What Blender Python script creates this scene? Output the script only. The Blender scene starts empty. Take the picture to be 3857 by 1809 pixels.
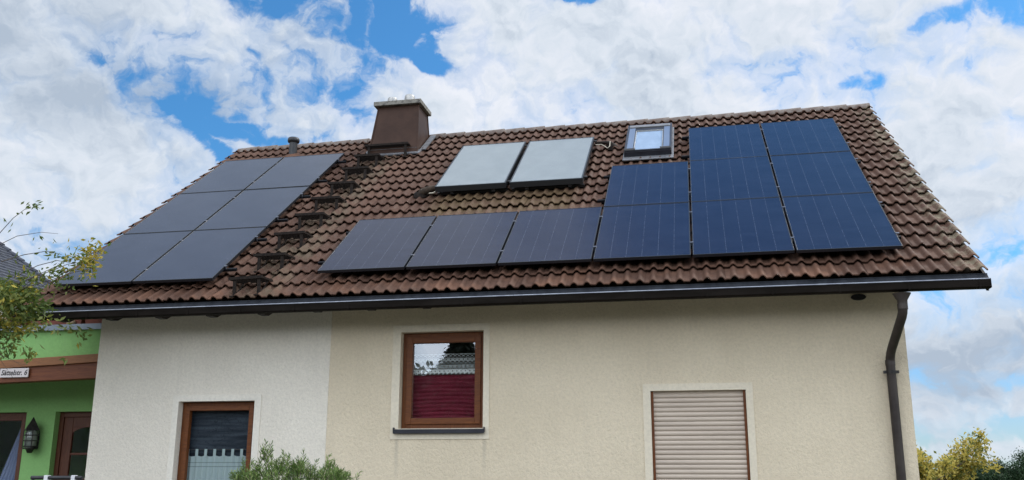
import bpy, math, random
import numpy as np
from mathutils import Vector, Matrix, Euler
R = math.radians
random.seed(7); rng = np.random.default_rng(7)
SC = bpy.context.scene
COL = SC.collection
TH = 0.64394            # roof pitch (36.9 degrees)
GZ = -3.77              # ground level; z = 0 is the lower edge of the roof tiles

# ------------------------------------------------------------------ camera
cd = bpy.data.cameras.new('camera'); cam = bpy.data.objects.new('camera', cd); COL.objects.link(cam)
cam.location = (6.516, -10.402, -2.0665); cam.rotation_euler = (1.8171, -0.0023, 0.2015)
cd.sensor_width = 36; cd.lens = 32.885; cd.clip_start = 0.05; cd.clip_end = 3000
SC.camera = cam
SC.view_settings.view_transform = 'Standard'; SC.view_settings.look = 'None'
SC.view_settings.exposure = 0.12; SC.view_settings.gamma = 1.0

# ------------------------------------------------------------------ sky
SUN_EL, SUN_AZ = R(50), R(48)      # azimuth clockwise from +y
W = bpy.data.worlds.new('World'); SC.world = W; W.use_nodes = True
nt = W.node_tree; nt.nodes.clear()
class NT:
    def __init__(s, nt): s.nt = nt
    def n(s, t, **k):
        nd = s.nt.nodes.new(t)
        ins = k.pop('ins', {})
        for a, v in k.items(): setattr(nd, a, v)
        for a, v in ins.items():
            if isinstance(v, bpy.types.NodeSocket): s.nt.links.new(v, nd.inputs[a])
            else: nd.inputs[a].default_value = v
        return nd
    def m(s, op, a, b=0.0, c=0.0, clamp=False):
        nd = s.n('ShaderNodeMath', operation=op, use_clamp=clamp)
        for i, v in enumerate((a, b, c)):
            if isinstance(v, bpy.types.NodeSocket): s.nt.links.new(v, nd.inputs[i])
            else: nd.inputs[i].default_value = v
        return nd.outputs[0]
    def ss(s, x, a, b, lo=0.0, hi=1.0):
        return s.n('ShaderNodeMapRange', interpolation_type='SMOOTHSTEP', ins={0: x, 1: a, 2: b, 3: lo, 4: hi}).outputs[0]
    def mixc(s, f, a, b, bt='MIX'):
        nd = s.n('ShaderNodeMix', data_type='RGBA', blend_type=bt)
        for i, v in ((0, f), (6, a), (7, b)):
            if isinstance(v, bpy.types.NodeSocket): s.nt.links.new(v, nd.inputs[i])
            else: nd.inputs[i].default_value = v if i == 0 else (tuple(v) + (1,) if len(v) == 3 else v)
        return nd.outputs[2]
    def noise(s, vec, scale, detail=6, rough=0.5, dist=0.0, out=0, dim='3D'):
        return s.n('ShaderNodeTexNoise', noise_dimensions=dim, ins={'Vector': vec, 'Scale': scale, 'Detail': detail, 'Roughness': rough, 'Distortion': dist}).outputs[out]
T = NT(nt)
tc = T.n('ShaderNodeTexCoord').outputs['Generated']
sep = T.n('ShaderNodeSeparateXYZ', ins={0: tc})
dx, dy, dz = sep.outputs
az = T.m('MULTIPLY', T.m('ARCTAN2', dx, dy), 57.2958)
el = T.m('MULTIPLY', T.m('ARCSINE', dz), 57.2958)
ae = T.n('ShaderNodeCombineXYZ', ins={0: az, 1: el}).outputs[0]
den = T.m('ADD', T.m('MAXIMUM', dz, 0.0), 0.16)
pl = T.n('ShaderNodeCombineXYZ', ins={0: T.m('DIVIDE', dx, den), 1: T.m('DIVIDE', dy, den), 2: 0.37}).outputs[0]
wn = T.noise(pl, 2.2, 3, 0.5, 0, 1, dim='2D')
warp = T.n('ShaderNodeVectorMath', operation='MULTIPLY_ADD', ins={0: wn, 1: (0.35, 0.35, 0.0), 2: pl}).outputs[0]
# the (az, el) coordinates, displaced by noise so that openings have ragged edges
an = T.noise(ae, 0.16, 8, 0.6, 0.3, 1, dim='2D')
aew = T.n('ShaderNodeVectorMath', operation='MULTIPLY_ADD', ins={0: an, 1: (4.6, 2.3, 0), 2: ae}).outputs[0]
aew = T.n('ShaderNodeVectorMath', operation='SUBTRACT', ins={0: aew, 1: (2.3, 1.15, 0)}).outputs[0]
OPEN = [(-24.5,27.4,7.2,1.5,-5,1.1),(-21.1,26.6,5.2,1.4,-13,1.1),(-17.6,25.2,2.5,0.75,-21,1.1),(-19.3,28.2,1.8,1.2,3,1),(-28.5,27.4,3.2,0.5,-2,0.7),(-30.8,21.1,2.9,0.7,-1,0.8),
 (-28.4,20.0,4.6,0.75,-3,1.0),(-32.4,20.3,2.2,0.55,-18,0.8),(-30.3,18.9,2.3,0.55,-29,0.9),(-26.5,20.3,2.7,0.5,0,0.8),(-25.8,24.6,1.5,0.5,-23,0.5),
 (10.4,22.2,2.3,0.62,6,0.72),(19.0,24.5,1.9,1.4,-12,1.0),(15.1,24.9,2.6,0.7,14,0.68),(12.2,22.9,2.0,0.7,9,0.45),(16.3,22.2,1.6,0.5,24,0.6),(-7.5,28.7,1.7,0.35,-2,0.9),
 (6.2,24.0,1.8,0.6,-7,0.35),(-34.4,13.2,4.0,0.7,14,0.25),(-37.0,12.0,2.6,0.9,6,0.5),(15,4.9,5.5,0.6,-6,0.75),(14.3,2.4,6,0.9,-1,0.75),(14.3,0.2,7,1.1,0,0.9),
 (15.0,9.3,2.7,0.35,-5,0.3),(16.2,7.1,2.3,0.32,-4,0.3),(15,16.6,2.6,0.5,-8,0.2),
 (-27,21.0,9,3.0,0,0.60), (-23,25,9,2.6,-8,0.52), (12.5,22.5,7,2.4,8,0.46), (16,8,6,4,0,0.42), (-33,26,7,2,0,0.35),
 (12,57,26,13,0,1.25),(20,47,16,8,10,1.0),(150,30,25,14,0,0.9)]
acc = None
for (a, e, rx, ry, rot, amp) in OPEN:
    mp = T.n('ShaderNodeMapping', vector_type='TEXTURE', ins={'Vector': aew, 'Location': (a, e, 0), 'Rotation': (0, 0, R(rot)), 'Scale': (rx*1.35, ry*1.35, 1)})
    ln = T.n('ShaderNodeVectorMath', operation='LENGTH', ins={0: mp.outputs[0]}).outputs['Value']
    v = T.ss(ln, 0.25, 1.25, amp, 0.0)
    acc = v if acc is None else T.m('MAXIMUM', acc, v)
# cumulus: billowing cells over fractal noise, in degrees of azimuth and elevation
aes = T.n('ShaderNodeVectorMath', operation='MULTIPLY', ins={0: ae, 1: (0.115, 0.135, 0.0)}).outputs[0]
w1_ = T.n('ShaderNodeVectorMath', operation='SUBTRACT', ins={0: T.noise(aes, 2.2, 5, 0.55, 0, 1, dim='2D'), 1: (0.5, 0.5, 0.5)}).outputs[0]
aes = T.n('ShaderNodeVectorMath', operation='MULTIPLY_ADD', ins={0: w1_, 1: (0.42, 0.36, 0.0), 2: aes}).outputs[0]
def cloudfield(vec):
    vo = T.n('ShaderNodeTexVoronoi', feature='F1', voronoi_dimensions='2D', normalize=True, ins={'Vector': vec, 'Scale': 3.2, 'Detail': 4.0, 'Roughness': 0.55, 'Lacunarity': 2.1}).outputs['Distance']
    nz = T.noise(vec, 1.5, 10, 0.55, dim='2D')
    return T.m('ADD', T.m('MULTIPLY', nz, 0.72), T.m('MULTIPLY', T.m('SUBTRACT', 1.0, vo), 0.34))
d0 = cloudfield(aes)
d1 = cloudfield(T.n('ShaderNodeVectorMath', operation='ADD', ins={0: aes, 1: (0.02, 0.06, 0)}).outputs[0])
openv = T.m('ADD', acc, T.m('MULTIPLY', T.m('SUBTRACT', 0.625, d0), 3.6))
blue = T.ss(openv, 0.36, 1.0)
thin = T.m('MULTIPLY', T.ss(openv, 0.05, 0.65), 0.30)
blue = T.m('MAXIMUM', blue, thin)
# cloud shading: dense parts are grey underneath, edges facing up are bright
shade = T.m('ADD', T.ss(T.m('ADD', T.m('MULTIPLY', d0, 0.6), T.m('MULTIPLY', T.noise(aes, 0.9, 6, 0.5, dim='2D'), 0.4)), 0.46, 0.66, 0.0, 0.75), T.m('MULTIPLY', T.m('SUBTRACT', d1, d0), 4.6))
shade = T.m('ADD', shade, 0.12)
GREY = [(-39,21.8,9,2.8,0,0.60),(-34,21.6,5,1.6,0,0.40),(-38,12.0,7,1.4,0,0.40),(-37.4,15.6,4,1,0,0.2),(-60,45,32,22,0,0.95),(4,24.5,9,2.2,8,0.15),(16,6,7,3.5,10,0.85)]
for (a, e, rx, ry, rot, amp) in GREY:
    mp = T.n('ShaderNodeMapping', vector_type='TEXTURE', ins={'Vector': aew, 'Location': (a, e, 0), 'Rotation': (0, 0, R(rot)), 'Scale': (rx*1.3, ry*1.3, 1)})
    ln = T.n('ShaderNodeVectorMath', operation='LENGTH', ins={0: mp.outputs[0]}).outputs['Value']
    shade = T.m('ADD', shade, T.ss(ln, 0.2, 1.3, amp, 0.0))
cr = T.n('ShaderNodeValToRGB', ins={0: T.m('MULTIPLY', shade, 0.60)})
cr.color_ramp.elements[0].position = 0.0; cr.color_ramp.elements[0].color = (0.80, 0.83, 0.90, 1)
cr.color_ramp.elements[1].position = 1.0; cr.color_ramp.elements[1].color = (0.42, 0.50, 0.61, 1)
e_ = cr.color_ramp.elements.new(0.45); e_.color = (0.66, 0.725, 0.81, 1)
sky = T.n('ShaderNodeTexSky', sky_type='NISHITA', sun_disc=False, sun_elevation=SUN_EL, sun_rotation=SUN_AZ, altitude=200, air_density=1.0, dust_density=0.4, ozone_density=3.0)
b_sky = T.n('ShaderNodeBackground', ins={'Color': T.mixc(1.0, sky.outputs[0], T.mixc(T.ss(el, 2.0, 16.0), (0.46, 0.60, 0.80), (0.40, 0.86, 1.09)), 'MULTIPLY'), 'Strength': 0.13})
glow_dir = (0.24, -0.78, 0.58)
gl = T.n('ShaderNodeVectorMath', operation='DOT_PRODUCT', ins={0: tc, 1: glow_dir}).outputs['Value']
glow = T.ss(gl, -0.05, 0.9, 0.98, 3.2)      # added glow on unseen clouds opposite the sun, to light the front wall
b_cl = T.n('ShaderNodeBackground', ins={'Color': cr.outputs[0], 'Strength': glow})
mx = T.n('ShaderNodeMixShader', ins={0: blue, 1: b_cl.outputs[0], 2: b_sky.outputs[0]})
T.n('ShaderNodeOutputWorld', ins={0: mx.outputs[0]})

sd = bpy.data.lights.new('sun', 'SUN'); so = bpy.data.objects.new('sun', sd); COL.objects.link(so)
sd.energy = 2.0; sd.angle = R(13); sd.color = (1.0, 0.95, 0.87)
so.rotation_euler = Vector((math.sin(SUN_AZ)*math.cos(SUN_EL), math.cos(SUN_AZ)*math.cos(SUN_EL), math.sin(SUN_EL))).to_track_quat('Z', 'Y').to_euler()
so.location = (10, -10, 20)

# ------------------------------------------------------------------ helpers
def tag(o, label=None, cat=None, group=None, kind=None):
    if label: o['label'] = label
    if cat: o['category'] = cat
    if group: o['group'] = group
    if kind: o['kind'] = kind
    return o
def empty(name, loc=(0,0,0), rot=(0,0,0), **k):
    o = bpy.data.objects.new(name, None); COL.objects.link(o); o.location = loc; o.rotation_euler = rot
    o.empty_display_size = 0.2
    return tag(o, **k)
class MB:
    """collects polygons and links them as one mesh object"""
    def __init__(s): s.v = []; s.f = []; s.sm = []
    def add(s, vs, fs, smooth=False):
        b = len(s.v); s.v += [tuple(p) for p in vs]
        for f in fs: s.f.append(tuple(i+b for i in f)); s.sm.append(smooth)
        return s
    def box(s, x0, x1, y0, y1, z0, z1):
        vs = [(x, y, z) for x in (x0, x1) for y in (y0, y1) for z in (z0, z1)]
        return s.add(vs, [(0,1,3,2),(4,6,7,5),(0,4,5,1),(2,3,7,6),(0,2,6,4),(1,5,7,3)])
    def bar(s, a, b, w, h, up=(0,0,1)):
        a = Vector(a); b = Vector(b); d = (b-a).normalized(); up = Vector(up)
        x = d.cross(up); x = x.normalized() if x.length > 1e-6 else Vector((1,0,0)); u = x.cross(d)
        vs = [p + x*sx*w/2 + u*sz*h/2 for p in (a, b) for sx, sz in ((-1,-1),(1,-1),(1,1),(-1,1))]
        return s.add(vs, [(3,2,1,0),(4,5,6,7),(0,1,5,4),(1,2,6,5),(2,3,7,6),(3,0,4,7)])
    def tube(s, pts, r, n=10, caps=True):
        pts = [Vector(p) for p in pts]; rs = r if isinstance(r, (list, tuple)) else [r]*len(pts)
        vs = []; prev = None
        for i, p in enumerate(pts):
            d = (pts[min(i+1, len(pts)-1)] - pts[max(i-1, 0)]).normalized()
            if prev is None:
                prev = d.orthogonal().normalized()
            x = (prev - d*prev.dot(d)).normalized(); prev = x; y = d.cross(x)
            for k in range(n):
                a = 2*math.pi*k/n; vs.append(p + (x*math.cos(a) + y*math.sin(a))*rs[i])
        fs = [(i*n+k, i*n+(k+1) % n, (i+1)*n+(k+1) % n, (i+1)*n+k) for i in range(len(pts)-1) for k in range(n)]
        s.add(vs, fs, True)
        if caps:
            s.add([vs[k] for k in range(n)][::-1], [tuple(range(n))]); s.add(vs[-n:], [tuple(range(n))])
        return s
    def lathe(s, prof, c=(0,0,0), n=20):
        vs = [(c[0]+r*math.cos(2*math.pi*k/n), c[1]+r*math.sin(2*math.pi*k/n), c[2]+z) for r, z in prof for k in range(n)]
        return s.add(vs, [(i*n+k, i*n+(k+1) % n, (i+1)*n+(k+1) % n, (i+1)*n+k) for i in range(len(prof)-1) for k in range(n)], True)
    def prism(s, poly, x0, x1):      # polygon in (y,z) swept along x
        n = len(poly); vs = [(x0,)+tuple(p) for p in poly] + [(x1,)+tuple(p) for p in poly]
        return s.add(vs, [tuple(range(n)), tuple(range(2*n-1, n-1, -1))] + [(i, i+n, (i+1) % n+n, (i+1) % n) for i in range(n)])
    def build(s, name, mat, parent=None, bevel=0, label=None, **k):
        me = bpy.data.meshes.new(name); me.from_pydata(s.v, [], s.f); me.update()
        me.polygons.foreach_set('use_smooth', s.sm)
        return link(name, me, mat, parent, bevel, label, **k)
def link(name, me, mat, parent=None, bevel=0, label=None, **k):
    import bmesh
    bm = bmesh.new(); bm.from_mesh(me); bmesh.ops.recalc_face_normals(bm, faces=bm.faces) if len(me.polygons) < 4000 else None
    if len(me.polygons) < 4000: bm.to_mesh(me)
    bm.free()
    me.materials.append(mat)
    o = bpy.data.objects.new(name, me); COL.objects.link(o); o.parent = parent
    if bevel:
        b = o.modifiers.new('bevel', 'BEVEL'); b.width = bevel; b.segments = 2; b.limit_method = 'ANGLE'
    return tag(o, label=label, **k)
def copy_tree(o, parent=None):
    c = o.copy(); COL.objects.link(c); c.parent = parent
    for ch in [x for x in o.children]: copy_tree(ch, c)
    return c
def clear_copy_props(o, label): o['label'] = label
def frame_box(mb, x0, x1, z0, z1, w, y0, y1, wb=None):      # rectangular ring in the xz plane, mitre-free butt joints
    wb = wb or w
    mb.box(x0, x0+w, y0, y1, z0, z1); mb.box(x1-w, x1, y0, y1, z0, z1)
    mb.box(x0+w, x1-w, y0, y1, z1-w, z1); mb.box(x0+w, x1-w, y0, y1, z0, z0+wb)
    return mb

# ------------------------------------------------------------------ materials
def mat(name, col, rough=0.6, metal=0.0, spec=0.5, fn=None, bump=None):
    m = bpy.data.materials.new(name); m.use_nodes = True; t = NT(m.node_tree); p = m.node_tree.nodes['Principled BSDF']
    p.inputs['Base Color'].default_value = tuple(col)+(1,); p.inputs['Roughness'].default_value = rough
    p.inputs['Metallic'].default_value = metal; p.inputs['Specular IOR Level'].default_value = spec
    if fn: fn(t, p, m.node_tree)
    return m
def OC(t): return t.n('ShaderNodeTexCoord').outputs['Object']
def varied(c1, c2, scale, rough=0.6, bs=0, bd=0.0, metal=0, spec=0.5, lo=0.35, hi=0.65, stretch=None, det=6, bdet=4):
    def fn(t, p, nt):
        o = OC(t)
        if stretch: o = t.n('ShaderNodeMapping', ins={'Vector': o, 'Scale': stretch}).outputs[0]
        f = t.ss(t.noise(o, scale, det, 0.6), lo, hi)
        nt.links.new(t.mixc(f, c1, c2), p.inputs['Base Color'])
        if bs:
            b = t.n('ShaderNodeBump', ins={'Height': t.noise(OC(t), bs, bdet, 0.6), 'Distance': bd, 'Strength': 1.0})
            nt.links.new(b.outputs[0], p.inputs['Normal'])
    return mat('m', c1, rough, metal, spec, fn)

def plaster(c1, c2, bd=0.006, runs=()):
    def fn(t, p, nt):
        o = OC(t)
        f = t.ss(t.noise(o, 0.9, 5, 0.6), 0.35, 0.68)
        g = t.ss(t.noise(o, 30, 5, 0.7), 0.3, 0.75)
        c = t.mixc(f, c1, c2)
        c = t.mixc(t.m('MULTIPLY', g, 0.30), c, tuple(x*0.55 for x in c1))
        # faint vertical run-off marks
        st = t.n('ShaderNodeMapping', ins={'Vector': o, 'Scale': (5, 5, 0.35)}).outputs[0]
        c = t.mixc(t.ss(t.noise(st, 1.3, 6, 0.65), 0.50, 0.80, 0, 0.08), c, (0.30, 0.27, 0.22))
        if runs:                          # dirt washed down from the ends of the sill
            sp = t.n('ShaderNodeSeparateXYZ', ins={0: o})
            for rx, rz0, rl in runs:
                a = t.ss(t.m('ABSOLUTE', t.m('SUBTRACT', t.m('ADD', sp.outputs[0], t.m('MULTIPLY', t.m('SUBTRACT', t.noise(o, 3, 3, 0.6), 0.5), 0.06)), rx)), 0.035, 0.005)
                zz_ = t.m('MULTIPLY', t.ss(sp.outputs[2], rz0-rl, rz0), t.ss(sp.outputs[2], rz0+0.02, rz0))
                c = t.mixc(t.m('MULTIPLY', t.m('MULTIPLY', a, zz_), 0.28), c, (0.22, 0.20, 0.16))
        nt.links.new(c, p.inputs['Base Color'])
        wv = t.n('ShaderNodeMapping', ins={'Vector': o, 'Scale': (1, 1, 0.8)}).outputs[0]
        h = t.m('ADD', t.noise(wv, 34, 5, 0.62, 0.6), t.m('MULTIPLY', t.noise(o, 110, 2, 0.6), 0.35))
        b = t.n('ShaderNodeBump', ins={'Height': h, 'Distance': bd, 'Strength': 1.0})
        nt.links.new(b.outputs[0], p.inputs['Normal'])
    return mat('plaster', c1, 0.92, 0, 0.15, fn)
M = {}
M['wall_old'] = plaster((0.79, 0.68, 0.50), (0.725, 0.62, 0.45), 0.014, ((2.85, -1.60, 0.8), (3.935, -1.60, 0.6)))
M['wall_new'] = plaster((0.85, 0.785, 0.665), (0.80, 0.735, 0.62), 0.012)
M['band_new'] = plaster((0.83, 0.775, 0.665), (0.79, 0.735, 0.63), 0.0015)
M['band'] = plaster((0.78, 0.695, 0.54), (0.735, 0.65, 0.50), 0.0015)
M['green'] = plaster((0.26, 0.49, 0.175), (0.23, 0.44, 0.155), 0.003)
M['trim'] = varied((0.20, 0.24, 0.28), (0.15, 0.18, 0.21), 3, 0.45, metal=0.3)
M['gutter'] = varied((0.010, 0.008, 0.0065), (0.016, 0.013, 0.011), 2.5, 0.6, metal=0.0, spec=0.03, stretch=(1, 1, 4))
M['apron'] = varied((0.022, 0.025, 0.031), (0.012, 0.014, 0.018), 3, 0.6, metal=0.0, spec=0.1, stretch=(3, 1, 0.4))
M['pipe'] = varied((0.030, 0.023, 0.020), (0.050, 0.040, 0.034), 4, 0.5, metal=0.1, spec=0.3)
M['darkwood'] = varied((0.012, 0.009, 0.007), (0.022, 0.016, 0.012), 8, 0.7)
M['soffit'] = varied((0.07, 0.045, 0.03), (0.10, 0.065, 0.04), 6, 0.75, stretch=(0.3, 6, 1))
def wood(c1, c2, st):
    def fn(t, p, nt):
        o = t.n('ShaderNodeMapping', ins={'Vector': OC(t), 'Scale': st}).outputs[0]
        n1 = t.noise(o, 9, 8, 0.62, 1.2)
        nt.links.new(t.mixc(t.ss(n1, 0.3, 0.72), c1, c2), p.inputs['Base Color'])
        b = t.n('ShaderNodeBump', ins={'Height': n1, 'Distance': 0.002, 'Strength': 0.6}); nt.links.new(b.outputs[0], p.inputs['Normal'])
    return mat('wood', c1, 0.5, 0, 0.3, fn)
M['frame'] = wood((0.175, 0.055, 0.012), (0.10, 0.030, 0.008), (6, 6, 0.7))
M['frame_h'] = wood((0.175, 0.055, 0.012), (0.10, 0.030, 0.008), (0.7, 6, 6))
M['beam'] = wood((0.20, 0.062, 0.020), (0.11, 0.030, 0.012), (0.5, 5, 8))
M['beam2'] = wood((0.30, 0.13, 0.048), (0.19, 0.078, 0.030), (0.5, 5, 8))
M['door'] = wood((0.12, 0.042, 0.02), (0.07, 0.022, 0.011), (6, 6, 0.6))
M['sill'] = varied((0.016, 0.017, 0.024), (0.026, 0.027, 0.036), 5, 0.35, metal=0.2)
M['black'] = varied((0.012, 0.012, 0.014), (0.022, 0.022, 0.024), 8, 0.45)
M['iron'] = varied((0.02, 0.02, 0.02), (0.05, 0.045, 0.04), 20, 0.5, metal=0.6)
M['white'] = varied((0.72, 0.72, 0.72), (0.62, 0.62, 0.62), 5, 0.5)
M['steel'] = varied((0.42, 0.41, 0.39), (0.30, 0.295, 0.28), 12, 0.42, metal=0.6)
M['bead'] = varied((0.30, 0.32, 0.36), (0.20, 0.21, 0.25), 6, 0.35, metal=0.8)
M['lead'] = varied((0.13, 0.135, 0.145), (0.20, 0.20, 0.21), 9, 0.5, metal=0.3, bs=20, bd=0.004)
M['concrete'] = varied((0.22, 0.205, 0.175), (0.06, 0.055, 0.05), 13, 0.9, bs=40, bd=0.006, lo=0.45, hi=0.7)
M['chimney'] = varied((0.036, 0.017, 0.011), (0.056, 0.028, 0.018), 2.3, 0.5, spec=0.15, bs=3, bd=0.01, lo=0.3, hi=0.7)
M['shutter'] = varied((0.58, 0.48, 0.38), (0.50, 0.41, 0.325), 1.8, 0.45, stretch=(0.4, 1, 5))
M['red_blind'] = varied((0.20, 0.010, 0.032), (0.15, 0.007, 0.024), 3, 0.8)
M['terracotta'] = varied((0.22, 0.06, 0.035), (0.14, 0.04, 0.025), 6, 0.8)
M['paleceramic'] = varied((0.50, 0.38, 0.22), (0.34, 0.25, 0.15), 9, 0.6)
M['soil'] = varied((0.03, 0.02, 0.013), (0.06, 0.04, 0.025), 20, 0.95)
M['plate'] = mat('plate', (0.62, 0.56, 0.54), 0.4)
M['ink'] = mat('ink', (0.02, 0.015, 0.015), 0.6)
M['rail'] = varied((0.009, 0.006, 0.005), (0.022, 0.015, 0.011), 25, 0.7, spec=0.15)
M['cable'] = mat('cable', (0.42, 0.38, 0.30), 0.6)
M['grass'] = varied((0.045, 0.075, 0.02), (0.08, 0.10, 0.035), 0.8, 0.95, bs=8, bd=0.05)
M['interior'] = mat('interior', (0.05, 0.045, 0.04), 0.9)
M['bark'] = varied((0.06, 0.045, 0.032), (0.11, 0.085, 0.06), 12, 0.9, bs=20, bd=0.01)
M['slate'] = varied((0.050, 0.055, 0.072), (0.080, 0.085, 0.10), 5, 0.8, spec=0.2)
M['cream'] = varied((0.55, 0.52, 0.45), (0.48, 0.45, 0.38), 2, 0.9)

def tile_mat():
    def fn(t, p, nt):
        o = OC(t)
        at = t.n('ShaderNodeAttribute', attribute_name='tile_rand'); r1 = at.outputs['Fac']
        c = t.mixc(t.ss(r1, 0.0, 1.0), (0.074, 0.038, 0.026), (0.108, 0.058, 0.040))
        c = t.mixc(t.ss(t.noise(o, 0.55, 4, 0.55), 0.35, 0.7, 0, 0.5), c, (0.098, 0.056, 0.040))
        c = t.mixc(t.ss(t.noise(o, 17, 6, 0.7), 0.35, 0.75, 0, 0.45), c, (0.048, 0.031, 0.023))
        c = t.mixc(t.ss(t.noise(o, 46, 3, 0.7), 0.56, 0.78, 0, 0.35), c, (0.155, 0.115, 0.088))
        sp = t.n('ShaderNodeSeparateXYZ', ins={0: o})
        # redder, fresher concrete in the lowest courses, rusty stains
        low = t.ss(sp.outputs[1], 0.75, 0.05)
        red = t.m('MULTIPLY', low, t.ss(t.noise(o, 2.4, 5, 0.6), 0.42, 0.66))
        c = t.mixc(t.m('MULTIPLY', red, 0.6), c, (0.16, 0.078, 0.047))
        ru = t.ss(t.noise(o, 1.7, 7, 0.7), 0.655, 0.74)
        c = t.mixc(t.m('MULTIPLY', ru, 0.55), c, (0.24, 0.10, 0.042))
        # moss and lichen near the right verge and below the collectors
        vg = t.ss(sp.outputs[0], 9.05, 9.4)
        li = t.m('MULTIPLY', vg, t.ss(t.noise(o, 7, 6, 0.7), 0.44, 0.60))
        c = t.mixc(t.m('MULTIPLY', li, 0.7), c, (0.20, 0.175, 0.12))
        mx_ = t.m('MULTIPLY', t.ss(sp.outputs[0], 2.5, 2.9), t.ss(sp.outputs[0], 5.0, 4.6))
        my_ = t.m('MULTIPLY', t.ss(sp.outputs[1], 2.35, 2.6), t.ss(sp.outputs[1], 3.5, 3.2))
        mo = t.m('MULTIPLY', t.m('MULTIPLY', mx_, my_), t.ss(t.noise(o, 5, 5, 0.7), 0.25, 0.6))
        c = t.mixc(t.m('MULTIPLY', mo, 0.5), c, (0.105, 0.078, 0.033))
        sx_ = t.m('MULTIPLY', t.ss(sp.outputs[0], 0.75, 0.9), t.ss(sp.outputs[0], 1.55, 1.35))
        so_ = t.m('MULTIPLY', sx_, t.ss(t.noise(o, 4, 5, 0.7), 0.38, 0.6))
        c = t.mixc(t.m('MULTIPLY', so_, 0.35), c, (0.12, 0.115, 0.075))
        nt.links.new(c, p.inputs['Base Color'])
        b = t.n('ShaderNodeBump', ins={'Height': t.noise(o, 60, 5, 0.65), 'Distance': 0.004, 'Strength': 0.8}); nt.links.new(b.outputs[0], p.inputs['Normal'])
        nt.links.new(t.ss(t.noise(o, 12, 4, 0.6), 0.3, 0.7, 0.6, 0.82), p.inputs['Roughness'])
    return mat('roof_tile', (0.2, 0.14, 0.1), 0.6, 0, 0.12, fn)
M['tile'] = tile_mat()
M['ridge'] = varied((0.11, 0.078, 0.062), (0.19, 0.155, 0.13), 7, 0.75, bs=40, bd=0.005, lo=0.4, hi=0.65)

def pv_mat(lines):
    PWm, PHm = 1.103, 1.684
    def fn(t, p, nt):
        o = OC(t); sp = t.n('ShaderNodeSeparateXYZ', ins={0: o}); x, y = sp.outputs[0], sp.outputs[1]
        base = t.mixc(t.ss(t.noise(o, 2.2, 4, 0.5), 0.3, 0.7), (0.008, 0.009, 0.024), (0.012, 0.014, 0.032)) if lines else \
               t.mixc(t.ss(t.noise(o, 2.2, 4, 0.5), 0.3, 0.7), (0.014, 0.021, 0.042), (0.021, 0.029, 0.052))
        # fine contact fingers across every cell, faint half-cell gaps
        fy = t.m('ABSOLUTE', t.m('SUBTRACT', t.m('FRACT', t.m('MULTIPLY', y, 18/PHm)), 0.5))
        gy = t.ss(fy, 0.475, 0.495)
        base = t.mixc(t.m('MULTIPLY', gy, 0.3), base, (0.0, 0.002, 0.008))
        st = t.n('ShaderNodeMapping', ins={'Vector': o, 'Scale': (1.2, 60, 1)}).outputs[0]
        base = t.mixc(t.ss(t.noise(st, 2, 3, 0.5), 0.4, 0.7, 0, 0.35), base, (0.03, 0.04, 0.075))
        if lines:
            fx = t.m('ABSOLUTE', t.m('SUBTRACT', t.m('FRACT', t.m('ADD', t.m('MULTIPLY', x, 6/PWm), 0.5)), 0.5))
            gx = t.ss(fx, 0.022, 0.008)
            edge = t.m('MULTIPLY', t.ss(x, 0.03, 0.05), t.ss(x, PWm-0.03, PWm-0.05))
            gx = t.m('MULTIPLY', gx, edge)
            st2 = t.n('ShaderNodeMapping', ins={'Vector': o, 'Scale': (3, 26, 1)}).outputs[0]
            gx = t.m('MULTIPLY', gx, t.ss(t.noise(st2, 1, 2, 0.5), 0.33, 0.6, 0.05, 0.45))
            base = t.mixc(gx, base, (0.12, 0.135, 0.17))
        else:
            v = t.n('ShaderNodeTexVoronoi', ins={'Vector': o, 'Scale': 9.0, 'Randomness': 0.6}).outputs['Distance']
            base = t.mixc(t.ss(v, 0.06, 0.02, 0, 0.5), base, (0.25, 0.26, 0.30))
        nt.links.new(base, p.inputs['Base Color'])
        h = t.m('ADD', t.noise(o, 260, 2, 0.5), t.m('MULTIPLY', t.noise(o, 2.5, 2, 0.5), 3.0))
        b = t.n('ShaderNodeBump', ins={'Height': h, 'Distance': 0.0006, 'Strength': 0.7}); nt.links.new(b.outputs[0], p.inputs['Normal'])
        p.inputs['IOR'].default_value = 1.5
    return mat('pv_glass', (0.01, 0.015, 0.05), 0.075, 0, 0.38 if lines else 0.50, fn)
M['pv'] = pv_mat(True); M['pv_dark'] = pv_mat(False)
M['pv_frame'] = mat('pv_frame', (0.012, 0.014, 0.018), 0.3, 0.0, 0.5)
M['pv_side'] = mat('pv_side', (0.008, 0.008, 0.010), 0.6, 0.0, 0.1)
M['clamp'] = mat('clamp', (0.13, 0.14, 0.17), 0.4, 0.6)
def coll_fn(t, p, nt):
    o = OC(t)
    c = t.mixc(t.ss(t.noise(o, 3, 8, 0.7), 0.3, 0.7), (0.185, 0.21, 0.215), (0.225, 0.25, 0.255))
    c = t.mixc(t.ss(t.noise(o, 90, 2, 0.6), 0.4, 0.7, 0, 0.35), c, (0.14, 0.18, 0.22))
    c = t.mixc(t.ss(t.noise(o, 4.5, 2, 0.4), 0.70, 0.76, 0, 0.4), c, (0.10, 0.15, 0.19))
    nt.links.new(c, p.inputs['Base Color'])
    b = t.n('ShaderNodeBump', ins={'Height': t.noise(o, 220, 2, 0.5), 'Distance': 0.002, 'Strength': 1.0}); nt.links.new(b.outputs[0], p.inputs['Normal'])
M['collector'] = mat('collector_glass', (0.26, 0.31, 0.35), 0.34, 0, 0.8, coll_fn)

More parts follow.
